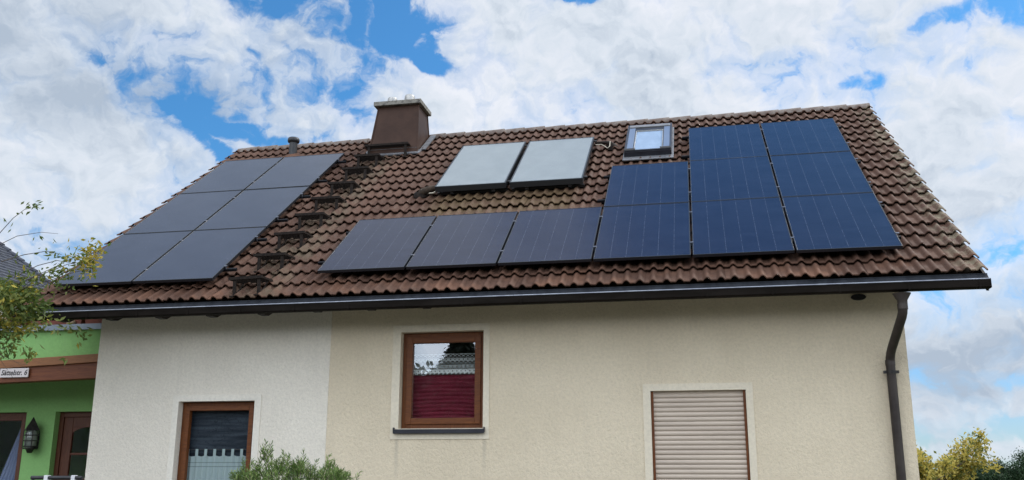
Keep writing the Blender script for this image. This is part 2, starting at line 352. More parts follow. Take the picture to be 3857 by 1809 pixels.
def glass_mat(name, refl, ior=1.7, tint=(1, 1, 1), rough=0.0):
    m = bpy.data.materials.new(name); m.use_nodes = True; nt = m.node_tree; nt.nodes.clear(); t = NT(nt)
    fr = t.n('ShaderNodeFresnel', ins={'IOR': ior}).outputs[0]
    f = t.m('ADD', t.m('MULTIPLY', fr, 1.0 - refl), refl)
    f = t.m('MULTIPLY', f, t.m('SUBTRACT', 1.0, t.n('ShaderNodeNewGeometry').outputs['Backfacing']))   # the outer face reflects, the inner one only transmits
    b = t.n('ShaderNodeBump', ins={'Height': t.noise(OC(t), 1.6, 2, 0.5), 'Distance': 0.0015, 'Strength': 0.5}).outputs[0]
    g = t.n('ShaderNodeBsdfGlossy', ins={'Color': (0.92, 0.96, 1.0, 1), 'Roughness': rough, 'Normal': b})
    tr = t.n('ShaderNodeBsdfTransparent', ins={'Color': tuple(tint)+(1,)})
    mx = t.n('ShaderNodeMixShader', ins={0: f, 1: tr.outputs[0], 2: g.outputs[0]})
    t.n('ShaderNodeOutputMaterial', ins={0: mx.outputs[0]})
    return m
M['glass'] = glass_mat('window_glass', 0.20, 1.5)
M['glass_low'] = glass_mat('window_glass_low', 0.0, 1.15)
M['glass_roof'] = glass_mat('roof_window_glass', 0.05, 1.6, rough=0.05)

def lace_mat():
    m = bpy.data.materials.new('lace'); m.use_nodes = True; nt = m.node_tree; t = NT(nt); p = nt.nodes['Principled BSDF']
    p.inputs['Base Color'].default_value = (0.80, 0.86, 0.82, 1); p.inputs['Roughness'].default_value = 0.9
    o = OC(t); sp = t.n('ShaderNodeSeparateXYZ', ins={0: o}); x, z = sp.outputs[0], sp.outputs[2]
    a = t.m('SINE', t.m('MULTIPLY', x, 115)); b = t.m('SINE', t.m('MULTIPLY', z, 170))
    net = t.ss(t.m('MULTIPLY', a, b), -0.1, 0.3)
    rows = t.ss(t.m('SINE', t.m('MULTIPLY', z, 78)), -0.1, 0.5)
    solid = t.ss(z, 0.085, 0.05)       # dense zigzag border at the bottom
    al = t.m('MAXIMUM', t.m('MULTIPLY', t.m('MAXIMUM', net, rows), 0.5), solid)
    hole = t.ss(t.m('MULTIPLY', t.m('SINE', t.m('MULTIPLY', x, 115)), t.m('SINE', t.m('MULTIPLY', z, 110))), 0.55, 0.7)
    al = t.m('SUBTRACT', al, t.m('MULTIPLY', hole, 0.7), clamp=True)
    nt.links.new(al, p.inputs['Alpha'])
    return m
M['lace'] = lace_mat()
def sheer_fn(t, p, nt):
    o = OC(t); sp = t.n('ShaderNodeSeparateXYZ', ins={0: o}); z = sp.outputs[2]
    c = (0.36, 0.45, 0.44)
    l1 = t.ss(t.m('ABSOLUTE', t.m('ADD', z, 0.105)), 0.008, 0.003); l2 = t.ss(t.m('ABSOLUTE', t.m('ADD', z, 0.155)), 0.008, 0.003)
    nt.links.new(t.mixc(t.m('MULTIPLY', t.m('MAXIMUM', l1, l2), 0.7), c, (0.15, 0.2, 0.2)), p.inputs['Base Color'])
    p.inputs['Alpha'].default_value = 0.86
M['sheer'] = mat('sheer_curtain', (0.5, 0.6, 0.58), 0.9, 0, 0.1, sheer_fn)
def darkblind_fn(t, p, nt):
    o = OC(t); sp = t.n('ShaderNodeSeparateXYZ', ins={0: o}); z = sp.outputs[2]
    st = t.n('ShaderNodeMapping', ins={'Vector': o, 'Scale': (0.7, 1, 9)}).outputs[0]
    c = t.mixc(t.ss(t.noise(st, 2.0, 4, 0.6), 0.35, 0.7), (0.016, 0.022, 0.030), (0.045, 0.060, 0.075))
    w = t.noise(o, 7, 3, 0.5, 2.5)
    ln = t.ss(t.m('ABSOLUTE', t.m('SUBTRACT', w, 0.5)), 0.010, 0.003)
    c = t.mixc(t.m('MULTIPLY', ln, 0.8), c, (0.005, 0.006, 0.008))
    nt.links.new(c, p.inputs['Base Color'])
M['dark_blind'] = mat('dark_blind', (0.03, 0.04, 0.05), 0.8, 0, 0.2, darkblind_fn)
def leaf_mat(c1, c2, c3=None, f3=0.0, trans=0.3):
    m = bpy.data.materials.new('leaf'); m.use_nodes = True; nt = m.node_tree; t = NT(nt); p = nt.nodes['Principled BSDF']
    at = t.n('ShaderNodeAttribute', attribute_name='leaf_rand').outputs['Fac']
    c = t.mixc(t.ss(at, 0.0, 1.0), c1, c2)
    if c3: c = t.mixc(t.ss(at, 1-f3-0.02, 1-f3+0.02), c, c3)
    nt.links.new(c, p.inputs['Base Color']); p.inputs['Roughness'].default_value = 0.55; p.inputs['Specular IOR Level'].default_value = 0.35
    tl = t.n('ShaderNodeBsdfTranslucent', ins={'Color': c})
    mx = t.n('ShaderNodeMixShader', ins={0: trans, 1: p.outputs[0], 2: tl.outputs[0]})
    nt.links.new(mx.outputs[0], nt.nodes['Material Output'].inputs[0])
    return m
M['leaf_climb'] = leaf_mat((0.075, 0.12, 0.025), (0.20, 0.22, 0.045), (0.40, 0.33, 0.05), 0.12, 0.35)
M['leaf_yel'] = leaf_mat((0.48, 0.40, 0.08), (0.58, 0.45, 0.12), (0.16, 0.18, 0.05), 0.25, 0.4)
M['leaf_dark'] = leaf_mat((0.018, 0.045, 0.020), (0.045, 0.085, 0.035))
M['leaf_hedge'] = leaf_mat((0.012, 0.020, 0.010), (0.018, 0.028, 0.014), trans=0.1)
M['leaf_olive'] = leaf_mat((0.07, 0.135, 0.03), (0.20, 0.30, 0.07), (0.36, 0.42, 0.17), 0.12)
M['leaf_gold'] = leaf_mat((0.32, 0.27, 0.04), (0.50, 0.38, 0.06), (0.14, 0.20, 0.04), 0.25, 0.4)

# ------------------------------------------------------------------ ground
gs = MB(); N_ = 24
xs = np.linspace(-600, 600, N_)
gs.add([(x, y, GZ) for x in xs for y in xs], [(i*N_+j, (i+1)*N_+j, (i+1)*N_+j+1, i*N_+j+1) for i in range(N_-1) for j in range(N_-1)])
gs.build('ground', M['grass'], kind='structure')

M['bounce_paving'] = varied((0.10, 0.095, 0.085), (0.08, 0.075, 0.065), 3, 0.9, bs=30, bd=0.01)
gs = MB(); gs.add([(-14, -16, GZ+0.004), (16, -16, GZ+0.004), (16, 0.58, GZ+0.004), (-14, 0.58, GZ+0.004)], [(0,1,2,3)]); gs.build('bounce_paving', M['bounce_paving'], kind='structure')  # unseen ground sheet added to bounce light up onto the front wall

# ------------------------------------------------------------------ main house
XL, XR, V_R = -2.131, 9.479, 6.60
CP = 0.3391
WL, WR, WY, JX = -1.305, 8.724, 0.60, 1.945
YR = V_R*math.cos(TH)               # ridge y
WYB = 2*YR-WY
house = empty('house', (3.7, 0.6, GZ), label='cream plastered house with brown tiled roof carrying solar panels', cat='house')
HO = Vector((3.7, 0.6, GZ))
def hp(o):                          # child placed in world coordinates
    o.matrix_parent_inverse = Matrix.Translation(-HO) if o.parent is house else Matrix()
    return o

# openings in the front wall: (x0, x1, z0, z1)
W1 = (2.866, 3.915, -1.525, -0.356)
W2 = (-0.072, 0.975, -2.52, -1.165)
W3 = (5.897, 6.966, -2.72, -1.120)
def wall_with_holes(x0, x1, z0, z1, y0, y1, holes, right_end=True):
    mb = MB(); xs = sorted({x0, x1} | {h[0] for h in holes} | {h[1] for h in holes}); zs = sorted({z0, z1} | {h[2] for h in holes} | {h[3] for h in holes})
    inside = lambda a, b: any(h[0] < a < h[1] and h[2] < b < h[3] for h in holes)
    for i in range(len(xs)-1):
        for j in range(len(zs)-1):
            a, b, c, d = xs[i], xs[i+1], zs[j], zs[j+1]
            if inside((a+b)/2, (c+d)/2): continue
            mb.add([(a,y0,c),(b,y0,c),(b,y0,d),(a,y0,d)], [(0,1,2,3)])
            mb.add([(a,y1,c),(b,y1,c),(b,y1,d),(a,y1,d)], [(3,2,1,0)])
    for (a, b, c, d) in holes:
        mb.add([(a,y0,c),(a,y1,c),(a,y1,d),(a,y0,d)], [(0,1,2,3)]); mb.add([(b,y0,c),(b,y1,c),(b,y1,d),(b,y0,d)], [(3,2,1,0)])
        mb.add([(a,y0,d),(b,y0,d),(b,y1,d),(a,y1,d)], [(0,1,2,3)]); mb.add([(a,y0,c),(b,y0,c),(b,y1,c),(a,y1,c)], [(3,2,1,0)])
    mb.add([(x0,y0,z0),(x0,y1,z0),(x0,y1,z1),(x0,y0,z1)], [(0,1,2,3)]); mb.add([(x1,y0,z0),(x1,y1,z0),(x1,y1,z1),(x1,y0,z1)], [(3,2,1,0)])
    return mb
TOPZ = 0.36
hp(wall_with_holes(WL, JX, GZ, TOPZ, WY-0.006, WY+0.30, [W2]).build('wall', M['wall_new'], house, label='paler grey-white plaster section of the front wall'))
hp(wall_with_holes(JX, WR, GZ, TOPZ, WY, WY+0.30, [W1, W3]).build('wall', M['wall_old'], house, label='coarse cream plaster section of the front wall'))
g = MB()
gp = lambda x: [(x, WY+0.3, GZ), (x, WYB, GZ), (x, WYB, TOPZ), (x, YR, (YR-0.05)*math.tan(TH)-0.12), (x, WY+0.3, TOPZ)]
for xa, xb in ((WL, WL+0.3), (WR-0.3, WR)):
    a, b = gp(xa), gp(xb); g.add(a+b, [(0,1,2,3,4), (9,8,7,6,5)] + [(i, i+5, (i+1) % 5+5, (i+1) % 5) for i in range(5)])
g.box(WL+0.3, WR-0.3, WYB-0.3, WYB, GZ, TOPZ)
hp(g.build('gable_wall', M['wall_old'], house))

# --- roof in local coordinates (u, v, n)
RM = Euler((TH, 0, 0)).to_matrix().to_4x4()
def roof_mesh():
    verts = []; faces = []; smooth = []; rnd = []
    ncol = int(round((XR-XL)/0.30)); tw = (XR-XL)/ncol
    NS = 24
    ph = np.linspace(0, 1, NS+1)
    def prof(t):      # t in tile widths, two waves
        w = (t*2) % 1.0
        d = np.abs(w-0.62)
        b = np.where(d < 0.27, np.cos(d/0.27*math.pi/2)**0.85, 0)
        return 0.040*b + 0.004*np.cos((w-0.1)*2*math.pi)*0.5
    ncourse = 20
    for k in range(ncourse):
        for c in range(ncol):
            x0 = XL+c*tw; r = rng.random(); jn = rng.normal(0, 0.002); jv = rng.normal(0, 0.0042)+(rng.random() < 0.02)*-0.015; tl = rng.normal(0, 0.002)
            v0 = k*CP+jv; v1 = min(k*CP+CP+0.05, V_R+0.0)
            if v1 <= v0: continue
            n = prof(ph); xx = x0+ph*(tw+0.004); n = n+jn+tl*(ph-0.5)*2
            fr = (v1-v0)/(CP+0.05)
            lo = 0.044; hi = 0.044*(1-fr)-0.002
            drop = 0.017
            wob = rng.normal(0, 0.0008, NS+1)
            b = len(verts)
            # rows: inner bottom, front bottom, front top, (dup) top start, mid, top end
            rows = [(v0+0.09, lo-drop-0.004, 0), (v0, lo-drop+0.002, 0), (v0-0.001, lo-0.006, 0), (v0+0.006, lo, 1), (v0+0.006, lo, 1), ((v0+v1)/2, (lo+hi)/2, 1), (v1, hi, 1)]
            for (v, nn, _) in rows:
                for i in range(NS+1): verts.append((xx[i], v+wob[i], n[i]+nn))
            S = NS+1
            for ri in (0, 1, 2, 4, 5):
                for i in range(NS):
                    faces.append((b+ri*S+i, b+ri*S+i+1, b+(ri+1)*S+i+1, b+(ri+1)*S+i)); smooth.append(ri >= 2); rnd.append(r)
    me = bpy.data.meshes.new('roof_tiles'); me.from_pydata(verts, [], faces); me.polygons.foreach_set('use_smooth', smooth)
    a = me.attributes.new('tile_rand', 'FLOAT', 'FACE'); a.data.foreach_set('value', np.array(rnd, 'f')); me.update()
    return me
tm = roof_mesh()
def onroof(o):
    o.matrix_parent_inverse = Matrix(); o.matrix_local = Matrix.Translation(-HO) @ RM; return o
roof = onroof(link('roof', tm, M['tile'], house))
back = link('roof', tm, M['tile'], house, label='rear slope of the tiled roof')
back.matrix_local = Matrix.Translation(-HO) @ Matrix.Translation((XL+XR, 2*YR, 0)) @ Euler((0, 0, math.pi)).to_matrix().to_4x4() @ RM
d = MB()
for s_ in (0, 1):
    P = lambda x, y, z: (x, y if not s_ else 2*YR-y, z)
    a = [(0.02, -0.06), (YR, YR*math.tan(TH)-0.06), (YR, YR*math.tan(TH)-0.16), (0.02, -0.14)]
    vs = [P(XL+0.04, *q) for q in a]+[P(XR-0.04, *q) for q in a]
    d.add(vs, [(0,1,2,3), (7,6,5,4)]+[(i, i+4, (i+1) % 4+4, (i+1) % 4) for i in range(4)])
hp(d.build('roof_boarding', M['soffit'], house))
for x in (XL+0.012, XR-0.038):
    for s_ in (0, 1):
        bb = MB(); P = lambda y, z: (y if not s_ else 2*YR-y, z)
        q = [P(-0.02, -0.03), P(YR, YR*math.tan(TH)-0.005), P(YR, YR*math.tan(TH)-0.2), P(-0.02, -0.19)]
        bb.prism(q, x, x+0.025); hp(bb.build('verge_board', M['darkwood'], house))
# ridge caps
rc = MB(); nr = 31; L = (9.43+2.03)/nr; zc = YR*math.tan(TH)-0.040
for i in range(nr):
    x0 = -2.03+i*L - 0.03; x1 = x0+L+0.05; n = 12
    jz = random.gauss(0, 0.003)
    r0, r1 = 0.122, 0.104       # broad end to the left overlaps the next
    if x0 < 1.78 and x1 > 0.92 and (1.0 < (x0+x1)/2 < 1.7): continue
    vs = []
    for (x, r) in ((x1, r0), (x1, r0-0.02), (x0, r1), (x1, r0), (x0, r1)):
        for k in range(n+1):
            a = math.pi*k/n; vs.append((x, YR+math.cos(a)*r*1.1, zc+jz+math.sin(a)*r))
    S = n+1
    rc.add(vs, [(k, k+1, S+k+1, S+k) for k in range(n)], False)
    rc.add([vs[j] for j in range(3*S, 5*S)], [(k, S+k, S+k+1, k+1) for k in range(n)], True)
    e0 = [(x0, YR-r1*1.1, zc+jz-0.0), (x1, YR-r0*1.1, zc+jz), (x1, YR-r0*1.1+0.02, zc+jz-0.03), (x0, YR-r1*1.1+0.02, zc+jz-0.03)]
ridge = hp(rc.build('ridge_tiles', M['ridge'], house))
# gutter: half box profile with a rolled bright lip
gm = MB()
gprof = [(-0.02, -0.075), (-0.02, -0.160), (-0.035, -0.176), (-0.12, -0.180), (-0.150, -0.167), (-0.155, -0.092), (-0.149, -0.092), (-0.144, -0.162), (-0.118, -0.173), (-0.04, -0.170), (-0.027, -0.155), (-0.027, -0.075)]
GX0, GX1 = -2.12, 9.455
def gz(x): return 0.0
gm.prism(gprof, GX0, GX1)
gm.box(GX0-0.004, GX0, -0.155, -0.02, -0.18, -0.085); gm.box(GX1, GX1+0.004, -0.157, -0.02, -0.18, -0.085)
gutter = hp(gm.build('gutter', M['gutter'], house))
for i in range(17):
    sb = MB()
    x = -1.7+i*0.69
    sb.prism([(-0.158, -0.10), (-0.158, -0.170), (-0.151, -0.184), (-0.12, -0.186), (-0.12, -0.1825), (-0.149, -0.179), (-0.1555, -0.168), (-0.1555, -0.10)], x, x+0.022); sb.build('gutter_bracket', M['gutter'], gutter)
q = MB(); q.tube([(GX0, -0.156, -0.088), (GX1, -0.156, -0.088)], 0.008, 10); q.build('gutter_bead', M['bead'], gutter)
ap = MB(); ap.add([(XL+0.05, -0.015, -0.015), (XR-0.01, -0.015, -0.015), (XR-0.01, -0.075, -0.085), (XL+0.05, -0.075, -0.085)], [(0,1,2,3)])
ap.add([(XL+0.05, -0.0165, -0.002), (XR-0.01, -0.0165, -0.002), (XR-0.01, -0.0165, -0.015), (XL+0.05, -0.0165, -0.015)], [(0,1,2,3)])
hp(ap.build('eaves_apron', M['apron'], house))
rf = None
for i in range(15):
    x = -1.55+i*0.69
    rz = -0.172 if x < 1.3 else -0.152 if x < 3.6 else -0.115
    m_ = MB(); m_.prism([(-0.015, -0.11), (0.04, rz), (0.16, rz), (WY-0.01, 0.05), (WY-0.01, 0.28)], x, x+0.09)
    hp(m_.build('rafter_end', M['darkwood'], house))
# downpipe
dp = MB(); dp.tube([(8.592, -0.085, -0.31), (8.59, -0.08, -0.36), (8.588, -0.065, -0.40), (8.583, -0.03, -0.44), (8.54, 0.40, -0.70), (8.532, 0.47, -0.755), (8.528, 0.51, -0.81), (8.525, 0.52, -0.87), (8.525, 0.52, GZ)], 0.049, 16)
for z in (-0.34, -0.86): dp.tube([(8.59 if z > -0.5 else 8.525, -0.083 if z > -0.5 else 0.52, z+0.03), (8.59 if z > -0.5 else 8.525, -0.083 if z > -0.5 else 0.52, z-0.03)], 0.053, 16)
downpipe = hp(dp.build('downpipe', M['pipe'], house))
hm = MB(); hm.lathe([(0.05, -0.33), (0.052, -0.275), (0.085, -0.20)], (8.592, -0.085, 0), 16)
hm.v = [(x if abs(x-8.592) < 0.06 else 8.592+(x-8.592)*1.12, y, z) for x, y, z in hm.v]
hm.build('gutter_outlet', M['pipe'], downpipe)
br = MB(); br.tube([(8.525, 0.52, -0.975), (8.525, 0.52, -0.945)], 0.056, 16); br.box(8.445, 8.475, 0.50, 0.54, -0.975, -0.945); br.box(8.575, 8.605, 0.50, 0.54, -0.975, -0.945); br.box(8.515, 8.535, 0.55, 0.60, -0.97, -0.95)
br.build('pipe_bracket', M['iron'], downpipe)
ov = MB(); ov.v = []; ovp = [(8.265+0.082*math.cos(a)*(1 if abs(math.cos(a)) < 0.9 else 1), -0.105+0.036*math.sin(a)) for a in np.linspace(0, 2*math.pi, 20, endpoint=False)]
ov.add([(x, 0.575, z) for x, z in ovp]+[(x, 0.6, z) for x, z in ovp], [tuple(range(20))]+[(i, (i+1) % 20, (i+1) % 20+20, i+20) for i in range(20)])
hp(ov.build('wall_vent', M['black'], house))

# --- windows of the front wall
def plaster_band(x0, x1, z0, z1, o, parent, y=WY, m='band'):
    mb = MB(); frame = [(x0, o[0]), (o[1], x1)]
    mb.box(x0, o[0], y-0.010, y-0.0005, z0, z1); mb.box(o[1], x1, y-0.010, y-0.0005, z0, z1); mb.box(o[0], o[1], y-0.010, y-0.0005, o[3], z1)
    if z0 < o[2]: mb.box(o[0], o[1], y-0.010, y-0.0005, z0, o[2])
    return mb.build('plaster_surround', M[m], parent)
def window(o, y, sash_w=0.075, sill=False, glass='glass'):
    x0, x1, z0, z1 = o; base = Vector(((x0+x1)/2, y, z0))
    w = empty('window'); w.parent = house; w.matrix_local = Matrix.Translation(base-HO)
    sx = lambda v: v-base.x; sz = lambda v: v-base.z
    m1 = MB(); a, b, c, d_ = sx(x0+0.003), sx(x1-0.003), sz(z0+0.003), sz(z1-0.003)
    frame_box(m1, a, b, c, d_, 0.058, 0.10, 0.17); m1.build('frame', M['frame'], w, 0.004)
    m2 = MB(); frame_box(m2, a+0.05, b-0.05, c+0.05, d_-0.05, sash_w, 0.08, 0.15); frame_box(m2, a+0.05+sash_w-0.02, b-0.05-sash_w+0.02, c+0.03+sash_w, d_-0.03-sash_w, 0.018, 0.093, 0.12)
    m2.build('sash', M['frame_h'], w, 0.006)
    gp_ = MB(); gi = 0.05+sash_w-0.02; gp_.box(a+gi, b-gi, 0.122, 0.128, c+gi, d_-gi); gp_.build('pane', M[glass], w)
    return w, base
w1, b1 = window(W1, WY)
plaster_band(2.765-b1.x, 3.99-b1.x, -1.652-b1.z, -0.272-b1.z, (W1[0]-b1.x, W1[1]-b1.x, W1[2]-b1.z, W1[3]-b1.z), w1, 0)
s = MB(); s.prism([(-0.055, -0.062), (-0.055, -0.012), (0.12, 0.006), (0.12, -0.01), (-0.047, -0.03), (-0.047, -0.062)], -0.575, 0.55); s.box(-0.578, -0.566, -0.055, 0.05, -0.048, 0.012); s.box(0.541, 0.553, -0.055, 0.05, -0.048, 0.012)
s.build('sill', M['sill'], w1, 0.003)
w2, b2 = window(W2, WY-0.006, 0.06, glass='glass_low')
plaster_band(-0.152-b2.x, 1.062-b2.x, W2[2]-0.1-b2.z, -1.084-b2.z, (W2[0]-b2.x, W2[1]-b2.x, W2[2]-b2.z, W2[3]-b2.z), w2, 0, 'band_new')
# roller shutter window
b3 = Vector(((W3[0]+W3[1])/2, WY, W3[2])); w3 = empty('window'); w3.parent = house; w3.matrix_local = Matrix.Translation(b3-HO)
x0, x1, z0, z1 = (W3[0]-b3.x, W3[1]-b3.x, 0, W3[3]-b3.z)
plaster_band(5.81-b3.x, 7.045-b3.x, -0.1, -1.040-b3.z, (x0, x1, z0, z1), w3, 0)
for sgn, xx in ((1, x0+0.002), (-1, x1-0.030)):
    q = MB(); q.box(xx, xx+0.028, 0.02, 0.10, z0+0.002, z1-0.003); q.build('guide_rail', M['frame'], w3, 0.003)
q = MB(); z = z1-0.03; pitch = 0.0532
while z > z0:
    prof = []
    for i in range(7):
        a = i/6; prof.append((0.052-0.010*math.sin(math.pi*a)**0.7, z-a*(pitch-0.006)))
    prof += [(0.058, z-pitch+0.004), (0.058, z-pitch)]
    vs = [(x0+0.030, y, zz) for y, zz in prof]+[(x1-0.030, y, zz) for y, zz in prof]; n = len(prof)
    q.add(vs, [(i, i+1, n+i+1, n+i) for i in range(n-1)], True); z -= pitch
q.box(x0+0.030, x1-0.030, 0.060, 0.066, z0, z1)
q.build('roller_shutter', M['shutter'], w3)

# --- skylight
def roofpt(u, v, n=0): return RM @ Vector((u, v, n))
def roof_child(name_empty, u, v, n):
    e = empty(name_empty); e.parent = house; e.matrix_local = Matrix.Translation(-HO) @ RM @ Matrix.Translation((u, v, n)); return e
sk = roof_child('skylight', 5.455, 4.52, 0.0)
SW, SH = 0.715, 1.47
def fb(mb, x0, x1, y0, y1, w, wt, wb, n0, n1):
    mb.box(x0, x0+w, y0, y1, n0, n1); mb.box(x1-w, x1, y0, y1, n0, n1); mb.box(x0+w, x1-w, y1-wt, y1, n0, n1); mb.box(x0+w, x1-w, y0, y0+wb, n0, n1); return mb
q = MB(); q.box(-0.03, SW+0.04, -0.15, SH+0.02, 0.055, 0.075); q.build('flashing', M['lead'], sk, 0.004)
q = fb(MB(), -0.01, SW+0.01, -0.01, SH+0.01, 0.03, 0.03, 0.035, 0.075, 0.155); q.build('outer_frame', M['sill'], sk, 0.004)
M['sky_side'] = mat('sky_side', (0.24, 0.29, 0.38), 0.3, 0.6)
for xx in (0.022, SW-0.120):
    q = MB(); q.box(xx, xx+0.098, 0.06, 0.72, 0.10, 0.150); q.box(xx, xx+0.098, 0.727, SH-0.15, 0.10, 0.148); q.build('side_cladding', M['sky_side'], sk, 0.004)
q = MB(); q.box(0.02, SW-0.02, SH-0.14, SH-0.022, 0.10, 0.162); q.build('top_cladding', M['lead'], sk, 0.006)
q = fb(MB(), 0.122, SW-0.122, 0.045, SH-0.15, 0.008, 0.12, 0.05, 0.10, 0.142); q.box(0.0, SW, 0.0, 0.04, 0.155, 0.175)
q.build('sash', M['sill'], sk, 0.003)
for xx in (-0.004, SW-0.165): 
    q = MB(); q.tube([(xx, 0.035, 0.165), (xx+0.17, 0.035, 0.165)], 0.035, 12); q.build('sash_corner_cover', M['black'], sk)
q = fb(MB(), 0.131, SW-0.131, 0.096, SH-0.27, 0.012, 0.015, 0.03, 0.115, 0.138); q.build('glazing_bead', M['steel'], sk, 0.002)
q = MB(); q.box(0.143, SW-0.143, 0.126, SH-0.285, 0.120, 0.126); q.build('pane', M['glass_roof'], sk)
q = MB(); q.box(0.133, SW-0.133, 0.098, SH-0.272, 0.112, 0.116); q.build('roller_blind', varied((0.34, 0.42, 0.52), (0.30, 0.37, 0.46), 4, 0.9), sk)

# --- chimney
ch = empty('chimney'); ch.parent = house; ch.matrix_local = Matrix.Translation(Vector((1.33, 4.8, 3.3))-HO)
cb = Vector((1.33, 4.8, 3.3))
q = MB(); bot = [(0.865, 4.38), (1.80, 4.38), (1.80, 5.30), (0.865, 5.30)]; top = [(1.0, 4.555), (1.745, 4.555), (1.745, 5.09), (1.0, 5.09)]
ztop, zb = 4.365, 3.17
vs = [Vector((x, y, zb))-cb for x, y in bot]+[Vector((x, y, ztop))-cb for x, y in top]
q.add(vs, [(3,2,1,0), (4,5,6,7)]+[(i, (i+1) % 4, (i+1) % 4+4, i+4) for i in range(4)])
q.build('cladding', M['chimney'], ch, 0.006)
for s_ in range(4):   # folded corner seams
    q = MB(); a, b = vs[s_], vs[s_+4]; q.bar(a, b, 0.022, 0.022, (0, 1, 0.1)); q.build('corner_seam', M['chimney'], ch)
q = MB(); q.box(0.925-cb.x, 1.805-cb.x, 4.475-cb.y, 5.16-cb.y, 4.352-cb.z, 4.432-cb.z); q.build('cap_slab', M['concrete'], ch, 0.008)
for (x, y, r, h) in ((1.215, 4.66, 0.090, 0.12), (1.285, 4.95, 0.085, 0.11), (1.54, 4.66, 0.095, 0.145), (1.60, 4.95, 0.08, 0.09)):
    q = MB(); q.lathe([(r*1.06, 0.0), (r*1.0, h*0.3), (r*0.98, h*0.72), (r*0.90, h*0.93), (r*0.84, h), (r*0.78, h), (r*0.76, h-0.05)], (x-cb.x, y-cb.y, 4.432-cb.z), 20); q.build('flue_outlet', M['steel'], ch)
q = MB()
def rb(u0, u1, v0, v1, n0, n1):
    vs = [RM @ Vector((u, v, n))-cb for u in (u0, u1) for v in (v0, v1) for n in (n0, n1)]
    q.add(vs, [(0,1,3,2),(4,6,7,5),(0,4,5,1),(2,3,7,6),(0,2,6,4),(1,5,7,3)])
rb(0.84, 1.84, 5.50, 5.70, 0.060, 0.082); rb(0.80, 0.90, 5.70, 6.55, 0.060, 0.080); rb(1.80, 1.90, 5.70, 6.55, 0.060, 0.080)
vs = [Vector(p)-cb for p in ((0.87, 4.465, 3.40), (1.80, 4.465, 3.40), (1.795, 4.425, 3.50), (0.875, 4.425, 3.50))]
q.add(vs, [(0,1,2,3)])
q.build('lead_flashing', M['lead'], ch)
# --- vent pipe with cap
vp = MB(); P0 = RM @ Vector((-0.735, 6.02, 0.0)); vb = P0
vp.tube([(0, 0, -0.05), (0, 0, 0.30)], 0.058, 18); vp.build
v_ = vp.build('vent_pipe', M['black'], house); v_.matrix_local = Matrix.Translation(vb-HO) ; 
c_ = MB(); c_.lathe([(0.060, 0.285), (0.080, 0.30), (0.086, 0.325), (0.086, 0.355), (0.076, 0.385), (0.04, 0.40), (0.0, 0.402)], (0, 0, 0), 20); c_.build('vent_cap', M['black'], v_)
c_ = MB(); c_.lathe([(0.14, 0.03), (0.10, 0.075), (0.062, 0.10)], (0, 0.0, -0.02), 20); c_.v = [(x, y, z+y*0.75) for x, y, z in c_.v]; c_.build('base_tile', M['tile'], v_); v_.scale = (1.28, 1.28, 0.95)

# ------------------------------------------------------------------ solar panels
PW, PH, PT = 1.119, 1.700, 0.038
def make_panel(kind):
    root = empty('solar_module')
    q = fb(MB(), 0, PW, 0, PH, 0.010, 0.010, 0.010, 0.0, PT); q.build('frame', M['pv_frame'], root, 0.0015)
    q = MB(); q.box(0.010, PW-0.010, 0.010, PH-0.010, 0.004, PT-0.003)
    g = q.build('glass', M[kind], root); 
    me = g.data; me.transform(Matrix.Translation((-0.010, -0.010, 0))); g.location = (0.010, 0.010, 0)
    for yy in (0.34, PH-0.38):
        q = MB(); q.box(PW-0.004, PW+0.034, yy, yy+0.028, PT-0.001, PT+0.006); q.box(PW+0.006, PW+0.020, yy+0.003, yy+0.025, -0.03, PT-0.001); q.build('clamp', M['clamp'], root, 0.001)
    return root
pv_b = make_panel('pv'); pv_d = make_panel('pv_dark')
HP = 0.140
AU, AV, AP, AR = 1.878, 0.406, 1.1437, 1.7135
LU, LV = -1.764, 0.323
rails = {}
rowname = ['bottom', 'middle', 'top']
colname = ['leftmost', 'second from the left', 'third from the left', 'fourth from the left', 'fifth from the left', 'rightmost']
used = {'b': False, 'd': False}
def place_panel(kind, u, v, label, group):
    src = pv_b if kind == 'b' else pv_d
    o = src if not used[kind] else copy_tree(src)
    used[kind] = True
    jit = Euler((random.gauss(0, 0.0012), random.gauss(0, 0.0012), 0)).to_matrix().to_4x4()
    o.matrix_local = RM @ Matrix.Translation((u, v, HP)) @ jit
    tag(o, label=label, cat='solar panel', group=group)
lab = {(0,0): 'blue solar panel at the left end of the long bottom row', (1,0): 'blue solar panel, second from the left in the long bottom row', (2,0): 'blue solar panel, third from the left in the long bottom row',
 (3,0): 'blue solar panel in the bottom row, directly below the stepped corner under the skylight', (4,0): 'blue solar panel in the bottom row, second from its right end', (5,0): 'blue solar panel at the bottom right corner above the gutter outlet',
 (3,1): 'blue solar panel just below the skylight, left end of the middle row', (4,1): 'blue solar panel in the centre of the three-panel middle row', (5,1): 'blue solar panel at the right end of the middle row beside the verge tiles',
 (4,2): 'blue solar panel right of the skylight, left one of the two top panels', (5,2): 'blue solar panel at the top right, nearest the ridge and right verge'}
for (i, j), l in lab.items(): place_panel('b', AU+i*AP, AV+j*AR, l, 'blue solar panels on the right half of the roof')
lab2 = {(0,0): 'dark grey solar panel at the lower left, half behind the leafy branches', (1,0): 'dark grey solar panel at lower right of the left array, beside the lowest roof steps',
 (0,1): 'dark grey solar panel in the middle row along the left verge', (1,1): 'dark grey solar panel in the middle row beside the line of roof steps',
 (0,2): 'dark grey solar panel at the top left under the tapered roof corner', (1,2): 'dark grey solar panel directly below the black vent pipe'}
for (i, j), l in lab2.items(): place_panel('d', LU+i*AP, LV+j*AR*1.004, l, 'dark grey solar panels on the left half of the roof')
